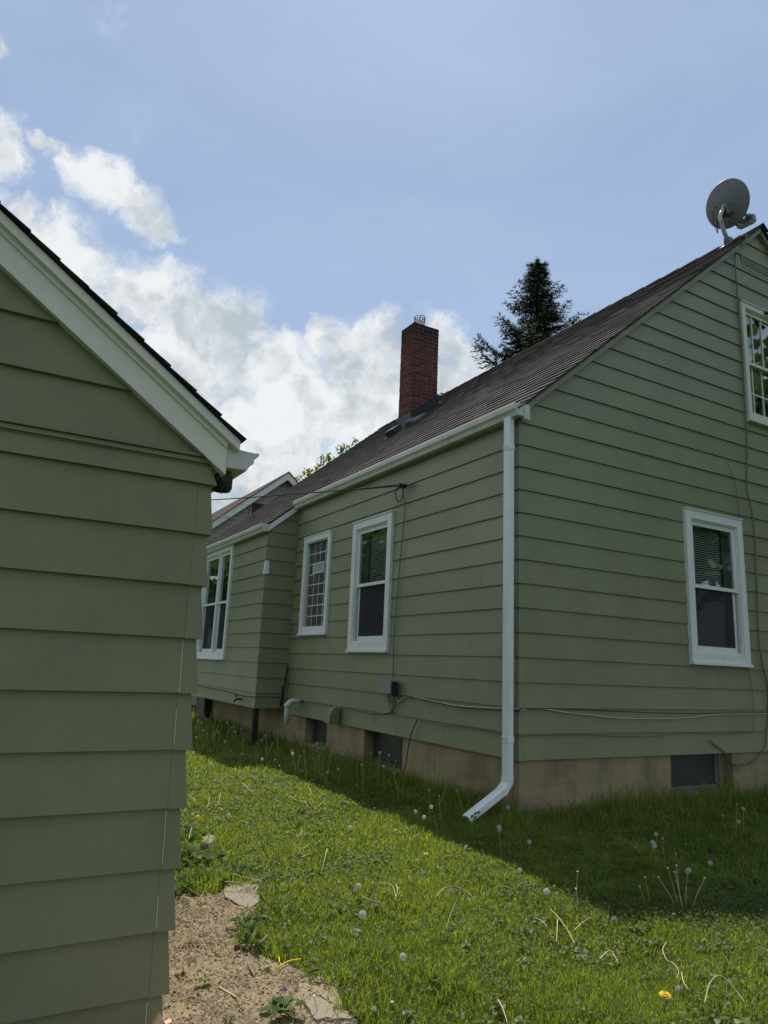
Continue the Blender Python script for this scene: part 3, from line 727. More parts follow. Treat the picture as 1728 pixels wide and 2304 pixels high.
for k, (th, hw) in enumerate(((0.018, SWD / 2 - 0.001), (0.020, SWD / 2 - 0.001), (0.017, SWD / 2 - 0.001), (0.019, SWD / 2 - 0.002))):
    mb = MB()   # local: x up-slope, y along, z normal
    Lx = EXP * 1.12
    A = [(0, -hw, -0.006), (Lx, -hw, -0.006), (Lx, -hw, -0.002), (0, -hw, th - 0.006)]
    mb.prism([Vector(p) for p in A], [Vector((p[0], hw, p[2])) for p in A])
    o = mb.build('shingle', 'shingle', None); protos.append(o.data); bpy.data.objects.remove(o)
cells = []
c0 = math.ceil((XE - XEB) / upv.x / EXP)
for r in range(-c0, int(L_main / EXP) + 1):
    x = XE + r * EXP * upv.x - 0.02
    if x < XEB - 0.02 or x > 7.72: continue
    y = (BY - 0.03 if r < 0 else RY0) - (0.0 if r % 2 else SWD / 2) + random.uniform(-0.02, 0.02)
    yl = (BY - 0.03 if r < 0 else RY0)
    while y < RY1:
        ya, yb = max(y, yl), min(y + SWD, RY1)
        if yb - ya > 0.06 and not (6.15 < x < 6.70 and 10.02 < (ya + yb) / 2 < 10.58): cells.append((x, (ya + yb) / 2, (yb - ya) / SWD))
        y += SWD
cells.sort(key=lambda c: (Vector((c[0], c[1], rz(c[0]))) - EYE).length)
qrot = Matrix((upv, Vector((0, 1, 0)), nrm)).transposed().to_euler()
near = cells[:300]
for (x, y, s) in near:
    inst('shingle', random.choice(protos), rpt(x, y, 0.0), roof, qrot, (1, s, 1))
V_, F_, T_ = [], [], []
for (x, y, s) in cells[300:]:
    th = random.choice((0.017, 0.018, 0.020, 0.019)); hw = (SWD / 2 - random.choice((0.001, 0.002, 0.003))) * s; Lx = EXP * 1.12; k = len(V_)
    for yy in (-hw, hw):
        for (lx, lz) in ((0, -0.006), (Lx, -0.006), (Lx, -0.002), (0, th - 0.006)): V_.append(rpt(x, y + yy, 0) + upv * lx + nrm * lz)
    F_ += [(k, k + 3, k + 2, k + 1), (k + 4, k + 5, k + 6, k + 7), (k, k + 1, k + 5, k + 4), (k + 1, k + 2, k + 6, k + 5), (k + 2, k + 3, k + 7, k + 6), (k + 3, k, k + 4, k + 7)]
    T_ += [random.random()] * 8
raw('shingle_courses', np.array([tuple(p) for p in V_]), F_, 'shingle_field', T_, roof, kind='stuff')
# ridge caps, one shingle each
mb = MB(); hw = 0.13
for s in (-1, 1):
    d = Vector((s * 1, 0, -SL)).normalized() * hw
    A = [Vector((0, -0.17, 0.020)), Vector((0, 0.15, 0.008)), Vector((d.x, 0.15, d.z + 0.008)), Vector((d.x, -0.17, d.z + 0.020))]
    if s > 0: A = A[::-1]
    mb.prism([p - Vector((0, 0, 0.008)) for p in A], A)
o = mb.build('ridge_shingle', 'shingle_ridge', None); rme = o.data; bpy.data.objects.remove(o)
y = RY0 + 0.16
while y < RY1: inst('ridge_shingle', rme, (7.74, y, 6.655), roof, None, (1, 1, 1)); y += 0.305
# rake trim along the gable (both slopes) and drip edge
def rake(y0, y1, x0, x1, top, bot, name, mat, side=1):
    mb = MB(); X = lambda x: x if side > 0 else 15.48 - x
    A = [(X(x0), rz(x0) - top), (X(x1), rz(x1) - top), (X(x1), rz(x1) - bot), (X(x0), rz(x0) - bot)]
    a, b = [(x, y0, z) for x, z in A], [(x, y1, z) for x, z in A]
    mb.prism(a, b) if side > 0 else mb.prism(b, a)
    return mb.build(name, mat, house)
rake(HY - 0.045, HY + 0.02, XE + 0.06, 7.738, 0.026, 0.088, 'rake_board', 'rake')
rake(HY - 0.045, HY + 0.02, XE + 0.06, 7.738, 0.055, 0.118, 'rake_board', 'rake', -1)
rake(HYB - 0.02, HYB + 0.04, XEB + 0.05, 7.738, 0.026, 0.12, 'rake_board', 'rake')
rake(BY - 0.025, BY + 0.03, XEB + 0.06, HX - 0.012, 0.026, 0.115, 'rake_board', 'white')

# --- chimney
CX0, CX1, CY0, CY1 = 6.180, 6.722, 10.088, 10.520
CZT = 7.265; BH, MJ = 0.0615, 0.0103
mb = MB(); mb.box(CX0 + 0.006, CX1 - 0.006, CY0 + 0.006, CY1 - 0.006, 5.0, CZT - 0.004); chim = mb.build('chimney', 'mortar', house)
def bmesh_brick(lx, ly):
    mb = MB(); b = 0.003
    mb.prism([(-lx + b, -ly + b, -BH / 2), (lx - b, -ly + b, -BH / 2), (lx - b, ly - b, -BH / 2), (-lx + b, ly - b, -BH / 2)], [(-lx, -ly, -BH / 2 + b), (lx, -ly, -BH / 2 + b), (lx, ly, -BH / 2 + b), (-lx, ly, -BH / 2 + b)])
    mb.prism([(-lx, -ly, -BH / 2 + b), (lx, -ly, -BH / 2 + b), (lx, ly, -BH / 2 + b), (-lx, ly, -BH / 2 + b)], [(-lx, -ly, BH / 2), (lx, -ly, BH / 2), (lx, ly, BH / 2), (-lx, ly, BH / 2)])
    o = mb.build('brick', 'brick', None); me = o.data; bpy.data.objects.remove(o); return me
bl_cache = {}
def brick(x0, x1, y0, y1, z):
    key = (round(x1 - x0, 4), round(y1 - y0, 4))
    if key not in bl_cache: bl_cache[key] = bmesh_brick((x1 - x0) / 2, (y1 - y0) / 2)
    j = 0.0018
    inst('brick', bl_cache[key], ((x0 + x1) / 2 + random.uniform(-j, j), (y0 + y1) / 2 + random.uniform(-j, j), z), chim)
z = CZT - BH / 2; course = 0
while z > 5.28:
    WD = 0.092
    xs_ = (CX1 - CX0); ys_ = (CY1 - CY0)
    for (yy0, yy1) in ((CY0, CY0 + WD), (CY1 - WD, CY1)):       # courses along x
        cuts = [CX0, CX0 + 0.210, CX0 + 0.420, CX1] if course % 2 else [CX0, CX0 + 0.105, CX0 + 0.315, CX0 + 0.525 - 0.09, CX1]
        for a, b in zip(cuts[:-1], cuts[1:]): brick(a + (MJ / 2 if a > CX0 else 0), b - (MJ / 2 if b < CX1 else 0), yy0, yy1, z)
    for (xx0, xx1) in ((CX0, CX0 + WD), (CX1 - WD, CX1)):
        lo, hi = CY0 + WD + MJ, CY1 - WD - MJ
        cuts = [lo, lo + 0.12, hi] if course % 2 else [lo, hi]
        for a, b in zip(cuts[:-1], cuts[1:]): brick(xx0, xx1, a + (MJ / 2 if a > lo else 0), b - (MJ / 2 if b < hi else 0), z)
    z -= BH + MJ; course += 1
mb = MB()
A = [(CX0 + 0.10, CY0 + 0.10), (CX1 - 0.09, CY0 + 0.10), (CX1 - 0.09, CY1 - 0.10), (CX0 + 0.10, CY1 - 0.10)]
mb.prism([(x, y, CZT) for x, y in A], [(x, y, CZT + 0.035) for x, y in A]); mb.build('chimney_cap', 'flue', chim)
fc = (6.43, 10.30)
mb = MB(); mb.lathe((fc[0], fc[1], CZT + 0.035), [(0.105, 0), (0.105, 0.085), (0.085, 0.085), (0.085, 0.0)], 18); mb.build('flue_liner', 'flue', chim, True)
mb = MB()
for zz in (0.10, 0.165, 0.215): mb.tube([(fc[0] + 0.098 * math.cos(t * 0.3491), fc[1] + 0.098 * math.sin(t * 0.3491), CZT + 0.035 + zz) for t in range(19)], 0.006, 5)
for t in range(12): mb.tube([(fc[0] + 0.098 * math.cos(t * 0.5236), fc[1] + 0.098 * math.sin(t * 0.5236), CZT + 0.12), (fc[0] + 0.098 * math.cos(t * 0.5236), fc[1] + 0.098 * math.sin(t * 0.5236), CZT + 0.25)], 0.0045, 4)
mb.tube([(fc[0] - 0.05, fc[1], CZT + 0.11), (fc[0] + 0.02, fc[1], CZT + 0.285)], 0.009, 5); mb.build('flue_cage', 'dark_metal', chim)
# flashing
def flash_side(x0, x1, y0, y1, h, name):
    mb = MB()
    mb.prism([(x0, y0, rz(x0) - 0.01), (x1, y0, rz(x1) - 0.01), (x1, y0, rz(x1) + h), (x0, y0, rz(x0) + h)][::-1], [(x0, y1, rz(x0) - 0.01), (x1, y1, rz(x1) - 0.01), (x1, y1, rz(x1) + h), (x0, y1, rz(x0) + h)][::-1])
    mb.build(name, 'dark_metal', chim)
flash_side(CX0 - 0.008, CX1 + 0.03, CY0 - 0.010, CY0 - 0.003, 0.195, 'flashing'); flash_side(CX0 - 0.008, CX1 + 0.03, CY1 + 0.003, CY1 + 0.010, 0.195, 'flashing')
mb = MB(); mb.box(CX0 - 0.012, CX0 - 0.005, CY0 - 0.012, CY1 + 0.012, rz(CX0) - 0.02, rz(CX0) + 0.185); mb.build('flashing', 'dark_metal', chim)
mb = MB(); mb.prism([rpt(CX0 - 0.02, CY0 - 0.11, 0.006), rpt(CX1 + 0.05, CY0 - 0.11, 0.006), rpt(CX1 + 0.05, CY0, 0.006), rpt(CX0 - 0.02, CY0, 0.006)], [rpt(CX0 - 0.02, CY0 - 0.11, 0.014), rpt(CX1 + 0.05, CY0 - 0.11, 0.014), rpt(CX1 + 0.05, CY0, 0.014), rpt(CX0 - 0.02, CY0, 0.014)]); mb.build('flashing', 'dark_metal', chim)
# roof vents beside the chimney
mb = MB(); c = rpt(5.80, 9.95, 0.05); mb.obox(c, upv * 0.10, (0, 0.13, 0), nrm * 0.055); mb.obox(rpt(5.80, 9.95, 0.01), upv * 0.17, (0, 0.18, 0), nrm * 0.006)
mb.build('roof_vent', 'dark_metal', house)
mb = MB(); mb.obox(rpt(6.05, 9.86, 0.055), upv * 0.075, (0, 0.085, 0), nrm * 0.02); mb.obox(rpt(6.12, 9.80, 0.02), upv * 0.14, (0, 0.13, 0), nrm * 0.02); mb.build('roof_vent', 'grey_metal', house)

# --- gutters and downspout
GP = [(0.0, 0.0), (0.0, 0.105), (0.006, 0.105), (0.006, 0.006), (0.060, 0.006), (0.072, 0.040), (0.092, 0.062), (0.096, 0.098), (0.092, 0.105), (0.104, 0.107), (0.108, 0.096), (0.104, 0.056), (0.082, 0.034), (0.070, 0.0)]
def gutter(xb, ztop, y0, y1, name='gutter'):
    mb = MB(); P = [(xb - a, b) for a, b in GP]
    mb.prism([(x, y0, ztop - 0.105 + b) for x, b in P], [(x, y1, ztop - 0.105 + b) for x, b in P])
    g = mb.build(name, 'gutter', house)
    Q = [(0.0, 0.0), (0.070, 0.0), (0.082, 0.034), (0.104, 0.056), (0.108, 0.096), (0.104, 0.107), (0.0, 0.107)]
    for yy, yz in ((y0 - 0.003, y0 - 0.0002), (y1 + 0.0002, y1 + 0.003)):
        mb = MB(); mb.prism([(xb - a, yy, ztop - 0.105 + b) for a, b in Q], [(xb - a, yz, ztop - 0.105 + b) for a, b in Q]); mb.build('end_cap', 'gutter', g)
    return g
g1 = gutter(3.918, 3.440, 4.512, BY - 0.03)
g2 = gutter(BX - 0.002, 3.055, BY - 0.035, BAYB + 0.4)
mb = MB(); mb.box(3.925, 3.99, 4.51, HY - 0.046, 3.315, 3.45); mb.build('cornice_return', 'gutter', house)
# downspout with corrugated faces
DX0, DX1, DY0, DY1 = 3.828, 3.893, 4.595, 4.685
def spout_ring(c, ax, ay):
    """rounded, slightly fluted rectangle"""
    pts = []
    for k in range(24):
        a = 6.28318 * k / 24; ca, sa = math.cos(a), math.sin(a)
        s = 1.0 / max(abs(ca) ** 6 + abs(sa) ** 6, 1e-6) ** (1 / 6.0)
        fl = 0.94 if k % 2 else 1.0
        pts.append(Vector(c) + Vector(ax) * (ca * s * fl) + Vector(ay) * (sa * s * fl))
    return pts
def loft(mb, rings):
    n = len(rings[0]); vs = [p for r in rings for p in r]
    mb.add(vs, [(i * n + k, i * n + (k + 1) % n, (i + 1) * n + (k + 1) % n, (i + 1) * n + k) for i in range(len(rings) - 1) for k in range(n)])
cx_, cy_ = (DX0 + DX1) / 2, (DY0 + DY1) / 2
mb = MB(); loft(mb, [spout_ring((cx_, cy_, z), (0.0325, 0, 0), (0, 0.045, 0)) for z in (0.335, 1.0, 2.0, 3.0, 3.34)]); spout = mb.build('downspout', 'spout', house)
for z in (3.065, 0.622):
    mb = MB(); loft(mb, [spout_ring((cx_, cy_, z + d), (0.0325 + e, 0, 0), (0, 0.045 + e, 0)) for d, e in ((-0.022, 0.001), (-0.021, 0.0045), (0.021, 0.0045), (0.022, 0.001))]); mb.build('strap', 'spout', spout)
    mb = MB()
    for yy in (-0.022, 0.022): mb.lathe((cx_ - 0.0365, cy_ + yy, z), [(0.0045, 0), (0.0045, 0.004), (0.0, 0.0045)], 8, (-1, 0, 0))
    mb.build('screw', 'dark_metal', spout)
kd = Vector((-0.86, 0.0, -0.47)).normalized(); kn = Vector((-0.47, 0, 0.86)).normalized()
e0 = Vector((cx_, cy_, 0.345)); e1 = Vector((cx_ - 0.005, cy_, 0.275)); e2 = e1 + kd * 0.05 + Vector((0, 0, -0.015)); e3 = e2 + kd * 0.40
mb = MB(); loft(mb, [spout_ring(e0, (0.0355, 0, 0), (0, 0.048, 0)), spout_ring(e1 + Vector((0, 0, 0.02)), (0.0355, 0, 0), (0, 0.048, 0)), spout_ring(e2, kn * -0.0355, (0, 0.048, 0)), spout_ring(e2 + kd * 0.03, kn * -0.0355, (0, 0.048, 0))]); mb.build('elbow', 'spout', spout)
mb = MB(); loft(mb, [spout_ring(e2 + kd * 0.005, kn * -0.0325, (0, 0.045, 0)), spout_ring(e3, kn * -0.0325, (0, 0.045, 0)), spout_ring(e3, kn * -0.030, (0, 0.042, 0)), spout_ring(e2 + kd * 0.02, kn * -0.030, (0, 0.042, 0))]); tail = mb.build('spout_tail', 'spout', spout)
for a, b in ((0.30, 0.012), (0.345, -0.006), (0.365, 0.022), (0.33, 0.024)):
    mb = MB(); c = e2 + kd * a + kn * 0.0335 + Vector((0, b * 0.5, 0)); q = Vector((0, 0.011, 0))
    c = e2 + kd * a + Vector((0, -0.0455, 0)) + kn * b * 0.8
    mb.prism([c - kd * 0.016 - Vector((0, 0.001, 0)), c + kd * 0.016 - kn * 0.006 - Vector((0, 0.001, 0)), c + kd * 0.010 + kn * 0.012 - Vector((0, 0.001, 0))], [c - kd * 0.016 - Vector((0, 0.004, 0)), c + kd * 0.016 - kn * 0.006 - Vector((0, 0.004, 0)), c + kd * 0.010 + kn * 0.012 - Vector((0, 0.004, 0))]); mb.build('tear', 'dark_metal', tail)

# --- small fittings on the side wall
mb = MB(); c = Vector((3.90, 8.93, 0.645))
mb.tube([(3.915, 8.93, 0.655), (3.80, 8.93, 0.655), (3.755, 8.93, 0.64), (3.735, 8.93, 0.60), (3.732, 8.93, 0.56), (3.730, 8.93, 0.36)], 0.033, 14); mb.lathe((3.732, 8.93, 0.575), [(0.033, 0), (0.039, 0), (0.039, 0.05), (0.033, 0.05)], 14); mb.build('vent_pipe', 'pvc', house, True)
mb = MB(); pr = [(0.0, 0.0), (0.0, 0.17), (-0.03, 0.185), (-0.085, 0.165), (-0.125, 0.10), (-0.14, 0.0), (-0.13, 0.0), (-0.116, 0.095), (-0.08, 0.155), (-0.03, 0.172), (-0.008, 0.16), (-0.008, 0.0)]
mb.prism([(3.905 + a, 7.74, 0.475 + b) for a, b in pr], [(3.905 + a, 7.86, 0.475 + b) for a, b in pr]); sd_ = [(0.0, 0.0), (0.0, 0.17), (-0.03, 0.18), (-0.083, 0.16), (-0.121, 0.10), (-0.135, 0.0)]
for yy in (7.741, 7.856): mb.prism([(3.904 + a, yy, 0.476 + b) for a, b in sd_], [(3.904 + a, yy + 0.003, 0.476 + b) for a, b in sd_])
mb.build('dryer_hood', 'trim_green', house)
mb = MB(); mb.tube([(3.47, 10.0, 0.615), (3.40, 10.0, 0.61), (3.36, 10.0, 0.57)], 0.014, 8); mb.lathe((3.405, 10.0, 0.625), [(0.006, 0), (0.006, 0.03), (0.032, 0.032), (0.030, 0.042), (0.0, 0.044)], 10, (-0.3, 0, 1)); mb.build('faucet', 'dark_metal', house)
mb = MB(); mb.tube([(3.90, 8.575, 0.62), (3.86, 8.575, 0.60), (3.855, 8.575, 0.57), (3.875, 8.575, 0.555)], 0.006, 6); mb.build('hook', 'grey_metal', house)
mb = MB(); mb.box(3.49, 3.56, 9.485, 9.55, -0.05, ZB - 0.003); mb.build('bay_post', 'wood_dark', house)
mb = MB(); mb.box(3.80, 3.86, 12.86, 12.92, -0.05, ZB + 0.0); mb.build('bay_post', 'wood_dark', house)
mb = MB(); mb.box(3.86, 3.95, 12.93, 13.62, -0.05, ZB - 0.002); mb.build('skirt_board', 'wood_weathered', house)

# ------------------------------------------------------------------ garage in the foreground
GX, GY = 0.778, 2.75
shed = thing('garage', (-1.6, 4.6, -0.15), 'sage green clapboard garage with cream rake trim, its corner close to the viewer', 'garage')
STB = 0.025
SZ = -0.19
sg = Wall((0, GY + STB, 0), (1, 0, 0), (0, -1, 0)); ss = Wall((GX - STB, 0, 0), (0, 1, 0), (1, 0, 0))
def srz(x): return 2.028 - 0.71 * (x - 0.859) if x > -1.6 else 2.028 - 0.71 * (-4.06 - x + 0.0) - 0.0
SR = 2.028 + 0.71 * (1.6 + 0.859)
def sroof(x): return SR - 0.71 * abs(x + 1.6)
mb = MB()
A = [(-3.9, -0.3), (GX - 0.06, -0.3), (GX - 0.06, 1.95), (-1.6, 3.65), (-3.9, 1.95)]
mb.prism([(x, GY + 0.06, z) for x, z in A], [(x, GY + 0.08, z) for x, z in A]); mb.box(GX - 0.075, GX - 0.055, GY + 0.09, 6.3, -0.3, 1.9); mb.box(-3.98, -3.95, GY + 0.09, 6.3, -0.3, 1.9); mb.box(-3.9, GX - 0.08, 6.25, 6.29, -0.3, 1.95)
swall = mb.build('wall', 'sheath', shed)
siding(sg, swall, 'siding_shed', -3.95, GX - STB, SZ, 1.916, tb=STB, jit=0.001)
siding(ss, swall, 'siding_shed', GY + STB, 6.3, SZ, 1.90, tb=STB)
fb = lambda x: 1.93 - 0.707 * (x - 0.75)
siding(sg, swall, 'siding_shed', -3.95, GX - STB, 1.958, 3.7, clips=[(0.707, 1.0, 1.93 + 0.707 * 0.75 + 0.03), (-0.707, 1.0, 1.93 + 0.03 - 0.707 * (-1.6 - 0.75) * 1.0 - 0.707 * (-1.6) * -1.0 * -1.0 + 0.0)] if False else [(0.707, 1.0, 1.93 + 0.707 * 0.75 + 0.03), (-0.707, 1.0, 1.93 + 0.707 * 0.75 + 0.03 + 2 * 0.707 * 1.6)], tb=STB, jit=0.001)
corner_caps(swall, 'siding_shed', (GX - STB, GY + STB, 0), (-1, 0, 0), (0, 1, 0), SZ, 1.905, tb=STB, wid=0.042, proud=0.0025)
for i, (a, b) in {0: (0.1, 0.9), 2: (0.05, 0.55), 3: (0.1, 0.98), 5: (0.1, 0.7), 6: (0.0, 0.98)}.items():       # bare edges of the caps where paint has worn off
    z0 = SZ + i * E_; mb = MB(); t = lambda k: STB + 0.0035 + (TT - STB) * k
    x0 = GX - STB - 0.0435
    mb.prism([(x0, GY + STB - t(a) + 0.002, z0 + a * E_), (x0 + 0.0018, GY + STB - t(a) + 0.002, z0 + a * E_), (x0 + 0.0018, GY + STB - t(b) + 0.002, z0 + b * E_), (x0, GY + STB - t(b) + 0.002, z0 + b * E_)],
             [(x0, GY + STB - t(a), z0 + a * E_), (x0 + 0.0018, GY + STB - t(a), z0 + a * E_), (x0 + 0.0018, GY + STB - t(b), z0 + b * E_), (x0, GY + STB - t(b), z0 + b * E_)])
    mb.build('bare_edge', 'cream', swall)
# belt moulding
mb = MB()
for z0, z1, t in ((1.9165, 1.924, 0.020), (1.924, 1.938, 0.032), (1.938, 1.946, 0.026), (1.946, 1.9575, 0.040)): mb.box(-3.95, GX - 0.03, GY + STB - t, GY + STB, z0, z1)
mb.build('belt_moulding', 'siding_shed', shed)
# rake: wide frieze board, then a proud upper trim
def srake(y0, y1, x0, x1, top, bot, name, mat):
    for sgn in (1, -1):
        X = lambda x: x if sgn > 0 else -3.2 - x
        A = [(X(x0), sroof(x0) - bot(x0)), (X(x1), sroof(x1) - bot(x1)), (X(x1), sroof(x1) - top(x1)), (X(x0), sroof(x0) - top(x0))]
        mb = MB(); a, b = [(x, y0, z) for x, z in A], [(x, y1, z) for x, z in A]
        mb.prism(a, b) if sgn > 0 else mb.prism(b, a)
        mb.build(name, mat, shed)
srake(2.722, GY + 0.02, -1.599, 0.803, lambda x: 0.05, lambda x: 0.182, 'frieze_board', 'cream')
srake(2.716, 2.7215, -1.599, 0.80, lambda x: 0.174, lambda x: 0.186, 'frieze_bead', 'cream')
srake(2.712, 2.7215, -1.599, 0.80, lambda x: 0.055, lambda x: 0.078, 'bed_moulding', 'cream')
srake(2.688, GY + 0.02, -1.599, 0.842, lambda x: 0.014, lambda x: 0.0545, 'rake_board', 'cream')
mb = MB(); mb.box(0.7655, 0.8035, 2.735, 6.3, 1.935, 2.035); mb.build('fascia_board', 'cream', shed)
mb = MB(); mb.box(0.755, 0.800, 2.80, 6.3, 1.915, 1.934); mb.build('soffit_board', 'cream', shed)
sn = Vector((0.71, 0, 1)).normalized(); sup = Vector((-1, 0, 0.71)).normalized()
mb = MB()
for sgn in (1, -1):
    X = lambda x: x if sgn > 0 else -3.2 - x
    A = [(X(-1.6), sroof(-1.6) - 0.012), (X(0.848), sroof(0.848) - 0.012), (X(0.848), sroof(0.848) - 0.002), (X(-1.6), sroof(-1.6) - 0.002)]
    a, b = [(x, 2.675, z) for x, z in A], [(x, 6.4, z) for x, z in A]
    mb.prism(a, b) if sgn < 0 else mb.prism(b, a)
sroof_o = mb.build('roof', 'shingle_ridge', shed)
mb = MB()
A = [(0, 0, -0.004), (0.155, 0, -0.004), (0.155, 0, 0.0), (0, 0, 0.009)]
pa = [sup * p[0] + sn * p[2] for p in A]
mb.prism([p + Vector((0, -0.15, 0)) for p in pa], [p + Vector((0, 0.15, 0)) for p in pa]); o = mb.build('shingle', 'shingle_ridge', None); sme = o.data; bpy.data.objects.remove(o)
V_, F_, T_ = [], [], []
for r in range(23):
    x = 0.858 - r * 0.134 * -sup.x
    if x < -1.58: break
    for k in range(12):
        y = 2.672 + 0.15 + k * 0.305 + random.uniform(-0.006, 0.003)
        if k == 0: inst('shingle', sme, (x, y, sroof(x)), sroof_o, (random.uniform(-0.01, 0.012), random.uniform(-0.012, 0.012), 0))
        else:
            q = len(V_)
            for yy in (-0.15, 0.15):
                for p in pa: V_.append((x + p.x, y + yy, sroof(x) + p.z))
            F_ += [(q, q + 3, q + 2, q + 1), (q + 4, q + 5, q + 6, q + 7), (q, q + 1, q + 5, q + 4), (q + 1, q + 2, q + 6, q + 5), (q + 2, q + 3, q + 7, q + 6), (q + 3, q, q + 4, q + 7)]; T_ += [random.random()] * 8
raw('shingle_courses', V_, F_, 'shingle_field', T_, sroof_o, kind='stuff')
# gutter on the garage eave
GQ = [(0.0, 0.0), (0.085, 0.004), (0.098, 0.022), (0.112, 0.034), (0.116, 0.062), (0.128, 0.066), (0.134, 0.075), (0.128, 0.083), (0.116, 0.080), (0.06, 0.082), (0.0, 0.088)]
mb = MB(); P = [(0.806 + a, 1.917 + b) for a, b in [(0, 0), (0, 0.088), (0.004, 0.088), (0.004, 0.004)] + [(0.083, 0.008), (0.095, 0.025), (0.109, 0.037), (0.112, 0.066), (0.112, 0.080), (0.128, 0.083), (0.134, 0.075), (0.128, 0.066), (0.116, 0.062), (0.112, 0.034), (0.098, 0.022), (0.085, 0.0)]]
mb.prism([(x, 2.735, z) for x, z in P], [(x, 6.35, z) for x, z in P]); sgut = mb.build('gutter', 'gutter', shed)
mb = MB(); mb.prism([(0.8055 + a, 2.727, 1.917 + b) for a, b in GQ], [(0.8055 + a, 2.7345, 1.917 + b) for a, b in GQ]); mb.build('end_cap', 'gutter', sgut)
mb = MB(); mb.lathe((0.842, 2.90, 1.917), [(0.045, 0.0), (0.045, -0.045), (0.038, -0.06), (0.030, -0.06)], 12); mb.build('gutter_outlet', 'dark_metal', sgut)
mb = MB(); mb.tube([(0.81, 2.80, 1.875), (0.806, 2.80, 1.86), (0.812, 2.80, 1.85), (0.82, 2.80, 1.862), (0.815, 2.80, 1.845), (0.817, 2.80, 1.822)], 0.0025, 5); mb.build('hanger_wire', 'dark_metal', sgut)
mb = MB(); mb.box(0.806, 0.842, 2.78, 2.86, 1.872, 1.916); mb.build('gutter_bracket', 'dark_metal', sgut)
# ------------------------------------------------------------------ house next door
nh = thing('house', (7.08, 22.5, 0), 'beige sided house with white rake trim and brown roof beyond the green house', 'house')
NP, NS, NY0, NY1 = (7.078, 6.31), 0.836, 18.0, 27.5
def nrz(x): return NP[1] - NS * abs(x - NP[0])
NXL, NXR = 3.9, 10.25
mb = MB()
A = [(NXL + 0.35, 0), (NXR - 0.35, 0), (NXR - 0.35, nrz(NXR - 0.35) - 0.2), (NP[0], NP[1] - 0.2), (NXL + 0.35, nrz(NXL + 0.35) - 0.2)]
mb.prism([(x, NY0 + 0.25, z) for x, z in A], [(x, NY1 - 0.2, z) for x, z in A]); nwall = mb.build('wall', 'vinyl', nh)
nw = Wall((0, NY0 + 0.249, 0), (1, 0, 0), (0, -1, 0))
z = 3.4
while z < 6.15:
    pts = [(NXL + 0.3, z), (NXR - 0.3, z), (NXR - 0.3, z + 0.127), (NXL + 0.3, z + 0.127)]
    for cl in ((-NS, 1.0, NP[1] - 0.10 - NS * NP[0]), (NS, 1.0, NP[1] - 0.10 + NS * NP[0])): pts = clip(pts, *cl)
    if len(pts) >= 3:
        mb = MB(); nw.poly(mb, pts, lambda zz, a=z: 0.020 - 0.13 * (zz - a)); mb.build('siding_board', 'vinyl', nwall)
    z += 0.127
for sgn in (-1, 1):
    X = lambda d: NP[0] + sgn * d
    L = (NP[0] - NXL) if sgn < 0 else (NXR - NP[0])
    mb = MB(); A = [(X(0.001), NP[1]), (X(L), NP[1] - NS * L), (X(L), NP[1] - NS * L - 0.19), (X(0.001), NP[1] - 0.205)]
    a, b = [(x, NY0 - 0.03, zz) for x, zz in A], [(x, NY0 + 0.02, zz) for x, zz in A]
    mb.prism(b, a) if sgn > 0 else mb.prism(a, b)
    mb.build('rake_board', 'white', nh)
    mb = MB(); A = [(X(0.0), NP[1] + 0.03), (X(L), NP[1] - NS * L + 0.03), (X(L), NP[1] - NS * L + 0.005), (X(0.0), NP[1] + 0.005)]
    k = mb; a, b = [(x, NY0 - 0.06, zz) for x, zz in A], [(x, NY1, zz) for x, zz in A]
    mb.prism(b, a) if sgn > 0 else mb.prism(a, b)
    mb.build('roof', 'shingle_red', nh)
mb = MB(); mb.box(6.17, 6.55, NY0 + 0.20, NY0 + 0.235, 5.02, 5.36); atw = mb.build('window', 'dark_metal', nh)
mb = MB(); nw.box(mb, 6.13, 6.17, 4.98, 5.40, 0.022, 0.05); nw.box(mb, 6.17, 6.59, 5.36, 5.40, 0.022, 0.05); nw.box(mb, 6.55, 6.59, 4.98, 5.36, 0.022, 0.05); mb.build('frame', 'vinyl', atw)

# ------------------------------------------------------------------ satellite dish
ZC = 1.16
dish = thing('satellite_dish', (7.56, 4.863, rz(7.56)), 'grey satellite dish on a bent mast at the gable end of the ridge', 'satellite dish')
dn = Vector((0.96, 0.10, 0.26)).normalized(); dc = Vector((7.62, 4.87, 5.95 + ZC))
sx = dn.cross(Vector((0, 0, 1))).normalized(); sy = sx.cross(dn).normalized()
mb = MB(); n = 40; rings = []
for k, (r, h) in enumerate([(0.001, -0.055), (0.10, -0.050), (0.20, -0.032), (0.29, -0.004), (0.325, 0.006), (0.33, 0.0), (0.325, -0.004), (0.29, -0.014), (0.20, -0.042), (0.10, -0.060), (0.001, -0.065)]):
    rings.append([dc + sx * (r * 0.86 * math.cos(6.28318 * j / n)) + sy * (r * 0.94 * math.sin(6.28318 * j / n)) + dn * h for j in range(n)])
loft(mb, rings); mb.build('reflector', 'dish', dish, True)
bk = dc - dn * 0.10 - sy * 0.09
mb = MB(); mb.obox(bk + dn * 0.03, sx * 0.075, sy * 0.06, dn * 0.012); mb.obox(bk - dn * 0.01 + sx * 0.045, sx * 0.006, sy * 0.075, dn * 0.04); mb.obox(bk - dn * 0.01 - sx * 0.045, sx * 0.006, sy * 0.075, dn * 0.04)
mb.obox(bk + dn * 0.02 + sx * 0.0, sx * 0.03, sy * 0.03, dn * 0.03); mb.build('bracket', 'grey_metal', dish)
mt = bk - dn * 0.02 + Vector((0, 0, 0.05))
kn_ = Vector((7.45, 4.863, 5.60 + ZC)); b0 = Vector((7.575, 4.863, rz(7.575) + 0.02))
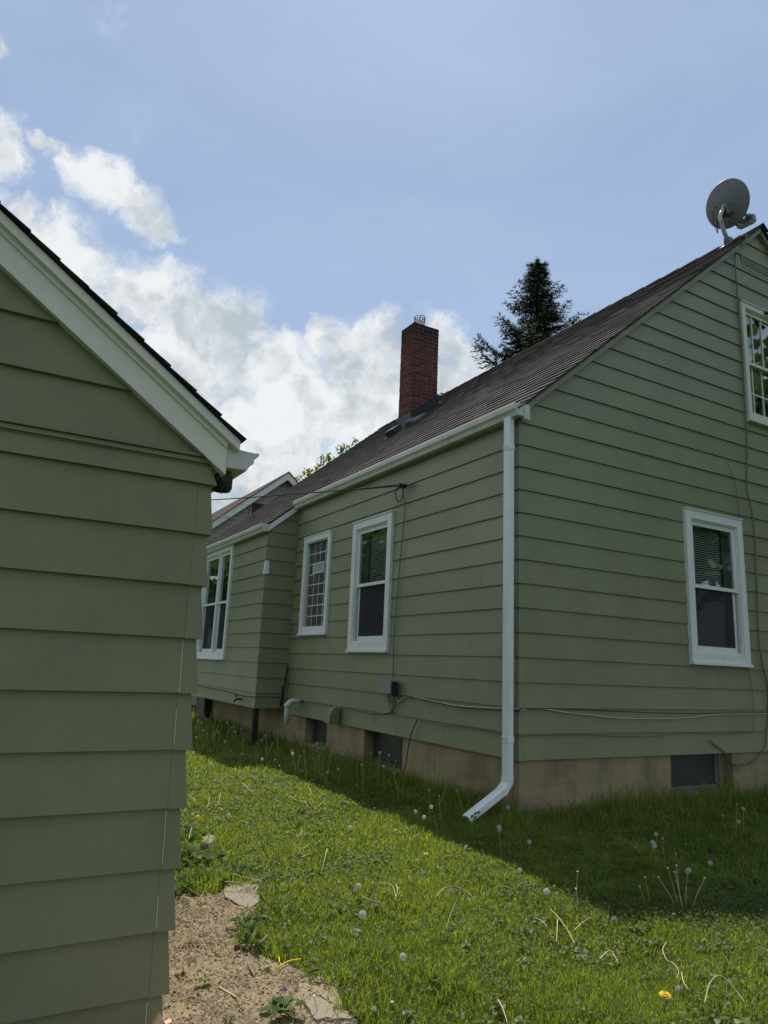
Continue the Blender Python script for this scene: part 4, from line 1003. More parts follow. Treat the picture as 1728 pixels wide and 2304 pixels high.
mb = MB(); mb.tube([b0, b0 + (kn_ - b0) * 0.8, kn_ + Vector((0.0, 0, 0.03)), Vector((7.44, 4.863, 5.70 + ZC)), mt], 0.025, 12); mb.build('mast', 'pole_grey', dish, True)
mb = MB(); mb.obox(rpt(7.56, 4.863, 0.014), upv * 0.11, (0, 0.055, 0), nrm * 0.006); mb.obox(b0 + Vector((0, 0.035, 0.02)), (0.035, 0, 0), (0, 0.004, 0), (0, 0, 0.045)); mb.obox(b0 + Vector((0, -0.035, 0.02)), (0.035, 0, 0), (0, 0.004, 0), (0, 0, 0.045)); mb.build('foot', 'grey_metal', dish)
lc = Vector((7.95, 4.868, 5.84 + ZC))
arm0 = bk - sy * 0.03
mb = MB(); mb.tube([arm0 + Vector((0.02, 0, -0.10)), lc - dn * 0.20 - Vector((0, 0, 0.10)), lc - Vector((0, 0, 0.085))], 0.016, 8); mb.build('arm', 'grey_metal', dish)
mb = MB()
for k in (-1, 0, 1):
    c = lc + sx * (0.062 * k) + sy * (0.03 * abs(k))
    mb.lathe(c - dn * 0.01, [(0.0, -0.05), (0.030, -0.05), (0.032, -0.01), (0.022, 0.0), (0.022, 0.05), (0.0, 0.06)], 12, -dn)
mb.obox(lc + dn * 0.07, sx * 0.10, sy * 0.045, dn * 0.045); mb.obox(lc - sy * 0.06 + dn * 0.02, sx * 0.09, sy * 0.012, dn * 0.06); mb.build('receiver', 'grey_metal', dish)
mb = MB(); mb.tube([bk + sx * -0.03, bk + sx * -0.10 + sy * 0.08 - dn * 0.03, bk + sx * -0.13 - dn * 0.05, bk + sx * -0.14 - sy * 0.12 - dn * 0.06, bk + sx * -0.12 - sy * 0.26 - dn * 0.05, kn_ + Vector((-0.1, -0.02, 0.0)), kn_ + Vector((-0.06, -0.02, -0.04)), kn_ + Vector((-0.01, -0.02, 0.02))], 0.0055, 6); mb.build('cable', 'cable', dish)

# ------------------------------------------------------------------ cables and the junction box
def smooth_path(pts, n=6):
    pts = [Vector(p) for p in pts]; out = []
    for i in range(len(pts) - 1):
        p0, p1, p2, p3 = pts[max(i - 1, 0)], pts[i], pts[i + 1], pts[min(i + 2, len(pts) - 1)]
        for k in range(n):
            t = k / n
            out.append(0.5 * ((2 * p1) + (p2 - p0) * t + (2 * p0 - 5 * p1 + 4 * p2 - p3) * t * t + (3 * p1 - p0 - 3 * p2 + p3) * t ** 3))
    return out + [pts[-1]]
def cable(name, pts, r, mat, label, n=5, group=None):
    mb = MB(); P = smooth_path(pts); mb.tube(P, r * 0.8, n)
    return tag(mb.build(name, mat, None, True, base=P[0]), label, 'cable', group)
gp = lambda L, d=0.012: [(x, HY - d, z + ZC) for x, z in L]
sp_ = lambda L, d=0.012: [(HX - d, y, z + ZC) for y, z in L]
cable('coaxial_cable', [(7.52, 4.80, rz(7.52) + 0.03), (7.40, 4.52, rz(7.40) + 0.03), (7.30, 4.50, 6.22)] + gp([(7.266, 5.03), (7.212, 4.789), (7.217, 4.385), (7.228, 3.75), (7.212, 3.16), (7.20, 2.59), (7.14, 2.10), (7.16, 1.95), (7.2, 1.8), (7.218, 1.53), (7.195, 1.04), (7.163, .55), (7.178, .27), (7.219, .08), (7.253, -.03), (7.228, -.293), (7.167, -.553), (7.124, -.663), (6.997, -.755), (6.849, -.80), (6.68, -.812), (6.59, -.784), (6.508, -.708), (6.426, -.65), (6.30, -.59), (6.282, -.562)], 0.014), 0.009, 'cable_grey', 'grey coaxial cable running from the dish down the gable wall')
cable('wire', gp([(6.80, 2.29), (6.835, 2.27), (6.92, 2.14), (6.955, 1.95), (6.968, 1.78), (6.966, 1.69)]), 0.004, 'cable_green', 'short painted wire stub above the ground-floor gable window')
cable('wire', gp([(6.96, .125), (6.975, .02), (6.996, -.06), (7.006, -.294), (6.98, -.42), (6.961, -.504)]), 0.004, 'cable_green', 'thin painted wire hanging below the ground-floor gable window')
cable('cable', sp_([(6.51, -.324), (6.421, -.352), (6.312, -.305), (6.016, -.300), (5.667, -.318), (5.37, -.330), (4.915, -.312), (4.62, -.300)], 0.010) + gp([(3.94, -.304), (4.048, -.291), (4.23, -.299), (4.418, -.321), (4.697, -.342), (4.988, -.364), (5.3, -.372), (5.572, -.374), (5.81, -.372), (6.06, -.358), (6.456, -.332), (7.253, -.323)]), 0.0075, 'cable_pale', 'upper sagging pale cable wrapped round the house corner')
cable('cable', sp_([(6.50, -.31), (6.30, -.292), (5.8, -.318), (5.3, -.338), (4.62, -.318)], 0.016) + gp([(3.94, -.296), (4.3, -.292), (4.9, -.306), (5.6, -.322), (6.3, -.322), (7.25, -.313)], 0.014), 0.005, 'cable', 'thin dark cable following just above the sagging pale cable')
cable('cable', sp_([(6.04, -.501), (5.90, -.506), (5.612, -.520), (5.278, -.501), (5.01, -.507), (4.62, -.512)]) + gp([(3.94, -.504), (4.021, -.496), (4.4, -.500), (4.692, -.503), (4.982, -.520), (5.3, -.526), (5.563, -.523), (6.0, -.500), (6.3, -.512), (6.6, -.51), (7.0, -.503)]), 0.006, 'cable_green', 'lower dark cable along the bottom board, past the house corner')
cable('cable', sp_([(6.031, -.501), (6.08, -.56), (6.141, -.648), (6.186, -.789), (6.217, -.928), (6.25, -1.02), (6.288, -1.087)], 0.03), 0.007, 'cable', 'black cable curving down across the foundation beside the basement window')
cable('cable', sp_([(6.587, -.475), (6.766, -.503), (7.0, -.517), (7.219, -.514), (7.45, -.505), (7.649, -.497), (8.0, -.505), (8.369, -.502), (8.8, -.497), (9.307, -.496), (9.40, -.496)]), 0.007, 'cable_green', 'painted cable along the bottom board left of the junction box')
cable('cable', [(3.86, 9.43, -.492 + ZC), (3.7, 9.435, -.485 + ZC), (3.5, 9.432, -.488 + ZC), (3.445, 9.50, -.49 + ZC), (3.452, 9.9, -.50 + ZC), (3.452, 10.6, -.478 + ZC), (3.452, 11.5, -.47 + ZC), (3.452, 12.5, -.455 + ZC)], 0.007, 'cable', 'dark cable along the bottom board of the projecting bay')
cable('cable', [(3.89, 9.38, -.05 + ZC), (3.885, 9.40, -.2 + ZC), (3.87, 9.42, -.35 + ZC), (3.85, 9.425, -.48 + ZC), (3.84, 9.425, -.6 + ZC), (3.87, 9.42, -.5 + ZC), (3.84, 9.42, -.34 + ZC), (3.86, 9.425, -.44 + ZC), (3.83, 9.42, -.58 + ZC)], 0.014, 'cable', 'coil of black cable hanging in the corner beside the bay', 6)
box = thing('junction_box', (3.90, 6.58, 0.96), 'grey utility box on the side wall below the double-hung window', 'utility box')
mb = MB(); mb.box(3.82, 3.902, 6.445, 6.715, 0.885, 1.010); mb.box(3.812, 3.82, 6.44, 6.72, 0.880, 1.015); mb.build('housing', 'box', box)
mb = MB(); mb.box(3.83, 3.895, 6.43, 6.4445, 0.86, 1.0); mb.build('side_plate', 'dark_metal', box)
for dz in (0.0, 0.035, 0.07):
    mb = MB(); mb.lathe((3.86, 6.4435, 0.92 + dz), [(0.014, 0.0), (0.014, 0.022), (0.008, 0.024), (0.0, 0.024)], 10, (0, -1, 0)); mb.build('knob', 'dark_metal', box)
for k, (a, b) in enumerate(((6.60, 6.55), (6.56, 6.53), (6.52, 6.50), (6.47, 6.52))):
    cable('wire', [(3.87, a, 0.885), (3.885, a - 0.01, 0.80), (3.90, (a + b) / 2 - 0.03 * (k % 2), 0.76), (3.895, b, 0.70), (3.90, 6.53, 0.672)], 0.006, 'cable' if k % 2 else 'cable_grey', 'dark wire hanging below the grey utility box', group='wires below the utility box')
cable('wire', sp_([(6.916, -.50), (6.96, -.53), (6.93, -.59), (6.90, -.57)], 0.014), 0.004, 'cable_green', 'loose curled wire end on the bottom board')
cable('wire', sp_([(6.528, -.485), (6.48, -.56), (6.43, -.634), (6.40, -.72), (6.39, -.76)], 0.03), 0.003, 'cable_grey', 'thin wire dangling in front of the larger basement window')
cable('service_wire', [(3.885, 6.462, 1.9 + ZC), (3.888, 6.44, 1.80 + ZC), (3.897, 6.42, 1.70 + ZC)] + sp_([(6.473, 1.253), (6.514, .804), (6.555, .362), (6.548, -.12)], 0.020), 0.008, 'cable_grey', 'grey service wire dropping down the side wall to the utility box')
mb = MB(); mb.lathe((3.902, 6.43, 1.925 + ZC), [(0.028, 0.0), (0.028, 0.03), (0.018, 0.04), (0.018, 0.06), (0.026, 0.065), (0.026, 0.085), (0.0, 0.09)], 12, (-1, 0, 0)); mb.box(3.898, 3.908, 6.27, 6.44, 1.915 + ZC, 1.935 + ZC)
tag(mb.build('cable_bracket', 'dark_metal', None, base=(3.902, 6.43, 1.925 + ZC)), 'dark insulator bracket holding the overhead cable on the side wall', 'bracket')
drop = [(3.84, 6.44, 1.928 + ZC)]
for t in (0.2, 0.6, 1.0, 1.6, 2.4, 3.4, 4.6, 6.0, 7.2): drop.append((3.84 - 1.36 * t, 6.44 + 2.57 * t, 1.93 + 0.055 * t + 0.04 * t * t + ZC))
cable('overhead_cable', drop, 0.009, 'cable', 'black overhead cable stretched from the side wall past the garage')
mb = MB(); p = Vector(drop[0]); q = Vector(drop[1]); mb.tube([p, p + (q - p) * 0.9], 0.013, 6); tag(mb.build('cable_grip', 'dark_metal', None, base=p), 'dark grip at the wall end of the overhead cable', 'cable grip')
cable('wire_loop', [(3.85, 6.47, 1.925 + ZC), (3.86, 6.56, 1.90 + ZC), (3.872, 6.575, 1.83 + ZC), (3.88, 6.53, 1.765 + ZC), (3.88, 6.47, 1.775 + ZC), (3.88, 6.44, 1.84 + ZC), (3.885, 6.44, 1.91 + ZC)], 0.008, 'cable', 'black drip loop hanging under the cable bracket')
pe = Vector(drop[-1])
mb = MB(); mb.tube([(pe.x, pe.y, -0.1), (pe.x, pe.y, 3.5), (pe.x, pe.y, 7.2)], 0.14, 12, 0.10); tag(mb.build('utility_pole', 'wood_weathered', None, base=(pe.x, pe.y, 0)), 'weathered wooden utility pole at the far end of the overhead cable', 'utility pole')
cable('overhead_wire', [(5.78, 17.96, 4.82), (5.4, 17.90, 4.80), (5.05, 17.85, 4.79), (3.4, 17.6, 4.78), (-1, 17, 5.0), (pe.x, pe.y, 6.8)], 0.012, 'cable_pale', 'pale overhead wire reaching the rake of the beige house')

# ------------------------------------------------------------------ trees
def leaf_quads(C, D, N, L, Wd):
    """rhombic leaves: centre base C, direction D, side N"""
    a = C; b = C + D * (L * 0.45)[:, None] + N * (Wd / 2)[:, None]; c = C + D * L[:, None]; d = C + D * (L * 0.45)[:, None] - N * (Wd / 2)[:, None]
    v = np.stack([a, b, c, d], 1).reshape(-1, 3); f = np.arange(len(v)).reshape(-1, 4); return v, f
def unit(a): return a / np.maximum(np.linalg.norm(a, axis=-1, keepdims=True), 1e-9)
def spruce(x, y, top, base_r, label):
    t = thing('spruce_tree', (x, y, 0), label, 'spruce tree')
    mb = MB(); mb.tube([(x, y, -0.2), (x + 0.05, y, top * 0.5), (x - 0.03, y, top * 0.8), (x, y, top - 0.1)], 0.26, 10, 0.02); mb.build('trunk', 'bark', t, True)
    lb = MB(); C, D, N, L, Wd = [], [], [], [], []
    z = 2.0
    while z < top - 0.15:
        fr = (top - z) / top
        rad = base_r * (fr ** 1.0) * 1.30 + 0.06
        nb = 5 if z > top - 4 else 6
        a0 = random.uniform(0, 6.28)
        for k in range(nb):
            if z < top - 2.2 and random.random() < 0.22: continue
            a = a0 + 6.283 * k / nb + random.uniform(-0.3, 0.3); r = rad * random.uniform(0.5, 1.15)
            dr = Vector((math.cos(a), math.sin(a), 0)); pts = []
            for q in range(7):
                s = q / 6; pts.append(Vector((x, y, z)) + dr * (r * s) + Vector((0, 0, r * (-0.30 * s + 0.52 * s * s * s))))
            lb.tube(pts, 0.035 * (0.4 + fr * 2), 5, 0.008, False)
            for q in np.linspace(0.12, 1.0, max(6, int(r * 11))):
                i = min(5, int(q * 6)); p = pts[i].lerp(pts[i + 1], q * 6 - i)
                for sgn in (-1, 1):
                    sl = (0.28 + 0.55 * (1 - q) * min(1, r * 0.5)) * random.uniform(0.6, 1.2)
                    sd_ = (dr.cross(Vector((0, 0, 1))) * sgn + dr * 0.8 + Vector((0, 0, random.uniform(-0.5, 0.15)))).normalized()
                    m = max(8, int(sl * 60))
                    for j in range(m):
                        c = p + sd_ * (sl * j / m); dd = (sd_ * 0.8 + Vector((random.uniform(-1, 1), random.uniform(-1, 1), random.uniform(-0.7, 1.0)))).normalized()
                        C.append(c); D.append(dd); N.append(dd.orthogonal().normalized()); L.append(random.uniform(0.12, 0.22)); Wd.append(random.uniform(0.045, 0.075))
        z += 0.26 + 0.26 * fr
    for j in range(40):
        c = Vector((x, y, top - random.uniform(-0.25, 0.9))); dd = Vector((random.uniform(-0.7, 0.7), random.uniform(-0.7, 0.7), random.uniform(0.5, 1.5))).normalized(); C.append(c); D.append(dd); N.append(dd.orthogonal().normalized()); L.append(0.16); Wd.append(0.04)
    lb.build('branches', 'bark', t)
    v, f = leaf_quads(np.array(C), np.array(D), np.array(N), np.array(L), np.array(Wd))
    raw('crown', v, f, 'spruce', np.repeat(rng.beta(2, 2.2, len(f)), 4), t, kind='stuff')
    return t
random.seed(6)
spruce(17.2, 19.0, 16.85, 6.6, 'dark spruce tree with a narrow ragged top rising behind the roof ridge')
def leafy(x, y, h, r, n, label, name='leafy_tree', mat='leafy', extra=(), lsize=(0.10, 0.2), low=0.62, cat='tree'):
    t = thing(name, (x, y, gh(x, y)), label, cat)
    mb = MB(); zt = h * 0.55
    mb.tube([(x, y, -0.2), (x + 0.1, y, h * 0.25), (x - 0.05, y + 0.1, zt)], 0.022 * h, 10, 0.013 * h); mb.build('trunk', 'bark', t, True)
    lb = MB(); cl = []
    for k in range(18 if low > 0.5 else 30):
        a = random.uniform(0, 6.28); el = random.uniform(0.1 if low > 0.5 else -0.5, 1.3)
        tip = Vector((x, y, h * low)) + Vector((math.cos(a) * math.cos(el) * r, math.sin(a) * math.cos(el) * r, math.sin(el) * h * 0.36)) * random.uniform(0.75, 1.05)
        s0 = Vector((x, y, h * random.uniform(0.3, 0.54))); mid = s0.lerp(tip, 0.5) + Vector((0, 0, 0.25))
        lb.tube(smooth_path([s0, mid, tip], 4), 0.008 * h, 6, 0.012, False)
        for q in (0.55, 0.75, 0.9, 1.0): cl.append((s0.lerp(tip, q) + Vector((random.uniform(-.5, .5), random.uniform(-.5, .5), random.uniform(-.3, .4))), r * random.uniform(0.20, 0.36)))
    for (p, rr) in extra:
        p = Vector(p); lb.tube(smooth_path([(x, y, h * 0.5), Vector((x, y, h * 0.5)).lerp(p, 0.55) + Vector((0, 0, 0.1)), p], 4), 0.05, 6, 0.012, False); cl.append((p, rr))
    lb.build('limbs', 'bark', t)
    cs = np.array([tuple(c[0]) for c in cl]); rr = np.array([c[1] for c in cl]); wts = rr ** 2; wts = wts / wts.sum()
    k = rng.choice(len(cl), n, p=wts); d = unit(rng.normal(size=(n, 3))); q = rng.random(n) ** 0.45
    C = cs[k] + d * (rr[k] * q)[:, None] * np.array([1, 1, 0.8]); D = unit(rng.normal(size=(n, 3)) + np.array([0, 0, -0.4])); N = unit(np.cross(D, rng.normal(size=(n, 3))))
    L = rng.uniform(lsize[0], lsize[1], n); v, f = leaf_quads(C, D, N, L, L * 0.8)
    raw('crown', v, f, mat, np.repeat(np.clip(rng.beta(2, 2, n) * 0.8 + 0.2 * rng.random(len(cl))[k], 0, 1), 4), t, kind='stuff')
    return t
random.seed(99)
ex = [((10.72, 26, 8.40), 0.22), ((11.08, 26, 8.78), 0.27), ((11.45, 26, 9.0), 0.22), ((11.72, 26, 9.45), 0.30), ((12.0, 26, 9.6), 0.25), ((12.55, 26, 10.02), 0.26), ((12.78, 26, 10.22), 0.22), ((13.2, 26, 10.5), 0.22), ((11.3, 26, 8.55), 0.5), ((12.1, 26, 9.3), 0.45)]
leafy(12.6, 26.3, 8.4, 1.9, 7000, 'pale green maple whose twig tips peep over the far end of the roof', 'maple_tree', 'maple', ex, (0.10, 0.17))
leafy(19.5, -4.0, 12.0, 6.0, 22000, 'broad leafy tree across the yard, mirrored in the gable windows', lsize=(0.28, 0.5), low=0.44)
leafy(-2.9, 25.5, 9.5, 5.0, 20000, 'broad leafy tree beyond the garage, mirrored in the side windows', lsize=(0.26, 0.46), low=0.42)

# ------------------------------------------------------------------ paving stones, dirt litter
def stone(poly, label, th=0.035):
    c = np.mean(np.array(poly), 0); mb = MB(); P = []
    for i, (x, y) in enumerate(poly):
        x2, y2 = poly[(i + 1) % len(poly)]
        for k in (0.08, 0.3, 0.5, 0.7, 0.92):
            j = random.uniform(-0.009, 0.009); P.append((x + (x2 - x) * k + j, y + (y2 - y) * k + j))
    zt = lambda x, y, e: gh(x, y) + (0.034 if th < 0.04 else 0.03) * e if e > 0 else gh(x, y) - 0.03
    top = [(c[0] + (x - c[0]) * 0.965, c[1] + (y - c[1]) * 0.965, zt(x, y, 1.0)) for x, y in P]; bot = [(x, y, zt(x, y, -1.0)) for x, y in P]; mid = [(x, y, zt(x, y, 0.6)) for x, y in P]
    n = len(P); ar = sum(P[i][0] * P[(i + 1) % n][1] - P[(i + 1) % n][0] * P[i][1] for i in range(n))
    if ar < 0: top, bot, mid = top[::-1], bot[::-1], mid[::-1]
    mb.prism(bot, mid); mb.prism(mid, top)
    return tag(mb.build('paving_stone', 'paving', None, base=(float(c[0]), float(c[1]), gh(*c))), label, 'paving stone', 'paving stones along the dirt strip')
stone([(1.424,4.163),(1.588,4.047),(1.512,3.8),(1.415,3.718),(1.371,3.981)], 'flat grey paving stone at the top of the dirt strip, grass over its edge')
stone([(1.356,2.938),(1.447,2.915),(1.465,2.813),(1.42,2.656),(1.407,2.548),(1.285,2.62),(1.313,2.837)], 'pale sandy paving stone at the near end of the dirt strip')
stone([(1.58,5.187),(1.65,5.276),(1.707,5.209),(1.645,5.055),(1.565,4.982)], 'rough grey stone half sunk in the grass past the garage corner', 0.05)
def stick(name, pts, r, mat, label, cat='twig', r2=None, group=None):
    mb = MB(); P = smooth_path(pts, 4); mb.tube(P, r, 6, r2); return tag(mb.build(name, mat, None, True, base=P[0]), label, cat, group)
def dz(x, y): return float(dirt_z(np.array([x]), np.array([y]))[0])
def dpt(x, y, l=0.006): return (x, y, dz(x, y) + l)
stick('twig', [dpt(1.215, 3.325, .014), dpt(1.285, 3.285, .016), dpt(1.33, 3.30, .016), dpt(1.375, 3.345, .02)], 0.010, 'twig', 'thick curled piece of bark at the edge of the dirt strip', r2=0.006)
stick('twig', [dpt(1.22, 3.158), dpt(1.21, 3.09), dpt(1.203, 3.03)], 0.0055, 'twig', 'short straight dark twig lying across the dirt')
stick('twig', [dpt(1.05, 3.009), dpt(1.065, 2.95), dpt(1.085, 2.90)], 0.003, 'stalk_dry', 'thin pale straw lying on the near dirt')
stick('twig', [dpt(1.385, 2.898, .03), dpt(1.40, 2.905, .03), dpt(1.43, 2.906, .03)], 0.005, 'bark', 'dark twig on the pale sandy paving stone')
stick('straw', [dpt(1.303, 3.051, .012), dpt(1.36, 3.055, .014), dpt(1.42, 3.06, .02)], 0.003, 'yellow', 'yellow straw lying flat at the grass edge', 'straw')
stick('straw', [dpt(1.361, 3.162, .012), dpt(1.345, 3.12, .014), dpt(1.335, 3.091, .01)], 0.003, 'yellow', 'short yellow straw above the flat yellow straw', 'straw')
stick('stem', [dpt(1.365, 2.81, .03), dpt(1.39, 2.74, .05), dpt(1.416, 2.679, .055), dpt(1.44, 2.60, .03)], 0.0022, 'bark', 'dark bent stem across the pale sandy paving stone', 'stem')
mb = MB()
sy0, sy1 = 2.655, 2.68
A = [(0.712, -0.035), (0.728, -0.005), (0.752, -0.04), (0.772, -0.035), (0.800, -0.13), (0.815, -0.34), (0.715, -0.34)]
mb.prism([(x, sy0, z) for x, z in A], [(x, sy1, z) for x, z in A]); tag(mb.build('wooden_stake', 'wood_fresh', None, base=(0.76, 2.67, -0.2)), 'pale fresh wooden stake with a broken top against the garage corner', 'stake')
# fine dry clippings on the soil
n = 52000
cx0, cy0 = rng.uniform(0.65, 1.7, n), rng.uniform(1.7, 4.3, n)
ok = in_poly(cx0, cy0, DIRT_POLY) & (vnoise(cx0, cy0, 9, 8) + 0.5 * vnoise(cx0, cy0, 31, 9) > rng.uniform(0.15, 1.25, n)); cx0, cy0 = cx0[ok], cy0[ok]; n = len(cx0)
C = np.stack([cx0, cy0, dirt_z(cx0, cy0) + rng.uniform(0.001, 0.006, n)], 1); a = rng.uniform(0, 6.283, n)
D = unit(np.stack([np.cos(a), np.sin(a), rng.uniform(-0.25, 0.35, n)], 1)); N = unit(np.cross(D, np.array([0, 0, 1.0]) + rng.normal(size=(n, 3)) * 0.4))
L = rng.uniform(0.008, 0.034, n); v, f = leaf_quads(C, D, N, L, rng.uniform(0.0015, 0.005, n))
raw('dry_clippings', v, f, 'litter', np.repeat(rng.beta(1.4, 2.2, n), 4), kind='stuff')
# pebbles and crumbs
mb = MB()
V_, F_ = [], []
k6 = [(1, 0, 0), (0, 1, 0), (-1, 0, 0), (0, -1, 0), (0, 0, 0.7), (0, 0, -0.6)]
f8 = [(0, 1, 4), (1, 2, 4), (2, 3, 4), (3, 0, 4), (1, 0, 5), (2, 1, 5), (3, 2, 5), (0, 3, 5)]
m = 5000; ex_, ey_ = rng.uniform(0.65, 1.65, m), rng.uniform(1.7, 4.25, m); ok = in_poly(ex_, ey_, DIRT_POLY); ex_, ey_ = ex_[ok], ey_[ok]; ez_ = dirt_z(ex_, ey_)
for x, y, z in zip(ex_, ey_, ez_):
    s = 0.002 + 0.006 * random.random() ** 3; q = len(V_)
    V_ += [(x + p[0] * s * random.uniform(.6, 1.2), y + p[1] * s * random.uniform(.6, 1.2), z + p[2] * s + s * 0.3) for p in k6]; F_ += [tuple(i + q for i in t) for t in f8]
raw('soil_crumbs', V_, F_, 'dirt', None, kind='stuff')

# ------------------------------------------------------------------ turf
STONES = [[(1.424,4.163),(1.588,4.047),(1.512,3.8),(1.415,3.718),(1.371,3.981)], [(1.356,2.938),(1.447,2.915),(1.465,2.813),(1.42,2.656),(1.407,2.548),(1.285,2.62),(1.313,2.837)], [(1.58,5.187),(1.65,5.276),(1.707,5.209),(1.645,5.055),(1.565,4.982)]]
def visible(x, y, z, mx=2.1):
    P = np.stack([x, y, z - 1.16], 1) @ CAM.T
    u = P[:, 0] / np.maximum(P[:, 2], 0.05) * 1594.5 / 864; v = P[:, 1] / np.maximum(P[:, 2], 0.05) * 1594.5 / 1152
    return (P[:, 2] > 0.05) & (np.abs(u) < mx) & (v < 2.2)
def lawn_points(n, x0, x1, y0, y1):
    x, y = rng.uniform(x0, x1, n), rng.uniform(y0, y1, n)
    ok = ~((x > 3.94) & (y > 4.60)) & ~((x < GX + 0.01) & (y > GY - 0.03))
    jx, jy = x + 0.16 * (vnoise(x, y, 11, 21) - 0.5) + rng.normal(0, 0.018, n), y + 0.16 * (vnoise(x, y, 11, 22) - 0.5) + rng.normal(0, 0.018, n)
    ok &= ~in_poly(jx, jy, DIRT_POLY) 
    for s in STONES: ok &= ~in_poly(jx, jy, s)
    ok &= visible(x, y, gh_np(x, y))
    return x[ok], y[ok]
def blades(x, y, h, wd, lean, name, mat, tint):
    n = len(x); a = rng.uniform(0, 6.283, n); z = gh_np(x, y) - 0.004
    side = np.stack([np.cos(a), np.sin(a), np.zeros(n)], 1); b = a + rng.normal(1.57, 0.7, n)
    ld = np.stack([np.cos(b), np.sin(b), np.zeros(n)], 1)
    base = np.stack([x, y, z], 1); lm = lean[:, None]; hh = h[:, None]
    mid = base + ld * (hh * lm * 0.32) + np.array([0, 0, 1.0]) * hh * 0.58
    tip = base + ld * (hh * lm * 1.0) + np.array([0, 0, 1.0]) * (hh * np.sqrt(np.clip(1 - (lm * 0.75) ** 2, 0.15, 1)))
    w2 = (wd / 2)[:, None]
    v = np.stack([base - side * w2 * 0.8, base + side * w2 * 0.8, mid - side * w2, mid + side * w2, tip], 1).reshape(-1, 3)
    k = (np.arange(n) * 5)[:, None]
    f = np.stack([k + np.array([0, 1, 3]), k + np.array([0, 3, 2]), k + np.array([2, 3, 4])], 1).reshape(-1, 3)
    return raw(name, v, f, mat, np.repeat(tint, 5), kind='stuff')
X, Y = [], []
for (n, x0, x1, y0, y1) in ((310000, 0.5, 4.2, 0.4, 4.0), (130000, 0.8, 4.0, 4.0, 7.5), (135000, 4.0, 9.0, 0.0, 4.62), (60000, 0.8, 4.1, 7.5, 13.8), (26000, 0.8, 9.0, 13.8, 30.0)):
    x, y = lawn_points(n, x0, x1, y0, y1); X.append(x); Y.append(y)
x = np.concatenate(X); y = np.concatenate(Y)
thin = vnoise(x, y, 5.5, 51) * 0.6 + vnoise(x, y, 15, 52) * 0.4
ok = rng.random(len(x)) < np.clip(0.25 + 1.5 * thin, 0, 1); x, y = x[ok], y[ok]
n = len(x); r = np.hypot(x, y)
wallside = np.minimum(np.where(y > 4.4, np.abs(3.95 - x), 9), np.where(x > 3.8, np.abs(4.61 - y), 9)); wallside = np.minimum(wallside, np.hypot(np.maximum(0, 3.95 - x), np.maximum(0, 4.61 - y)))
patch = vnoise(x, y, 2.2, 31) * 0.45 + vnoise(x, y, 8, 32) * 0.35 + vnoise(x, y, 22, 33) * 0.30
h = rng.uniform(0.026, 0.062, n) * (0.40 + 1.25 * patch)
tall = np.clip(1 - wallside / 0.55, 0, 1); h *= 1 + tall * rng.uniform(0, 1, n) ** 1.5 * 4.2
h *= 1 + 0.9 * np.exp(-((x - 1.75) ** 2 + (y - 2.75) ** 2) / 0.10)         # long tufts overhanging the path edge
h *= np.where((x < 1.5) & (y > 4.0) & (y < 5.2), 1.4, 1.0)
wd = np.maximum(0.0022, 0.00080 * r) * rng.uniform(0.7, 1.5, n)
tint = np.clip(rng.normal(0.45, 0.20, n) + 0.75 * (patch - 0.5), 0, 0.88); dry = rng.random(n) < 0.06; tint = np.where(dry, rng.uniform(0.9, 1.0, n), tint)
blades(x, y, h, wd, np.clip(rng.normal(0.55, 0.3, n), 0, 1.15), 'grass', 'grass', tint)
N_BLADES = n
# clover and small broad leaves through the turf
X, Y = [], []
for (n, x0, x1, y0, y1) in ((26000, 0.5, 4.2, 1.1, 4.2), (12000, 0.8, 4.0, 4.2, 7.5), (12000, 4.0, 8.0, 1.2, 4.6)):
    x, y = lawn_points(n, x0, x1, y0, y1); X.append(x); Y.append(y)
x = np.concatenate(X); y = np.concatenate(Y); ok = vnoise(x, y, 1.7, 41) * 0.6 + vnoise(x, y, 5, 42) * 0.4 > rng.uniform(0.25, 0.75, len(x)); x, y = x[ok], y[ok]; n = len(x)
zc = gh_np(x, y) + rng.uniform(0.02, 0.058, n); a0 = rng.uniform(0, 6.283, n); C, D, N, L = [], [], [], []
sz = rng.uniform(0.007, 0.017, n) * np.maximum(1, np.hypot(x, y) / 4.5)
tl = rng.normal(size=(n, 2)) * 0.35
for k in range(3):
    a = a0 + k * 2.094; d = unit(np.stack([np.cos(a), np.sin(a), 0.15 + tl[:, 0] * np.cos(a) + tl[:, 1] * np.sin(a)], 1)); s = unit(np.cross(d, np.array([0, 0, 1.0]) + 0.2 * rng.normal(size=(n, 3))))
    C.append(np.stack([x, y, zc], 1)); D.append(d); N.append(s); L.append(sz)
v, f = leaf_quads(np.concatenate(C), np.concatenate(D), np.concatenate(N), np.concatenate(L), np.concatenate(L) * 1.0)
raw('clover', v, f, 'clover', np.repeat(np.tile(np.clip(rng.normal(0.5, 0.25, n), 0, 1), 3), 4), kind='stuff')
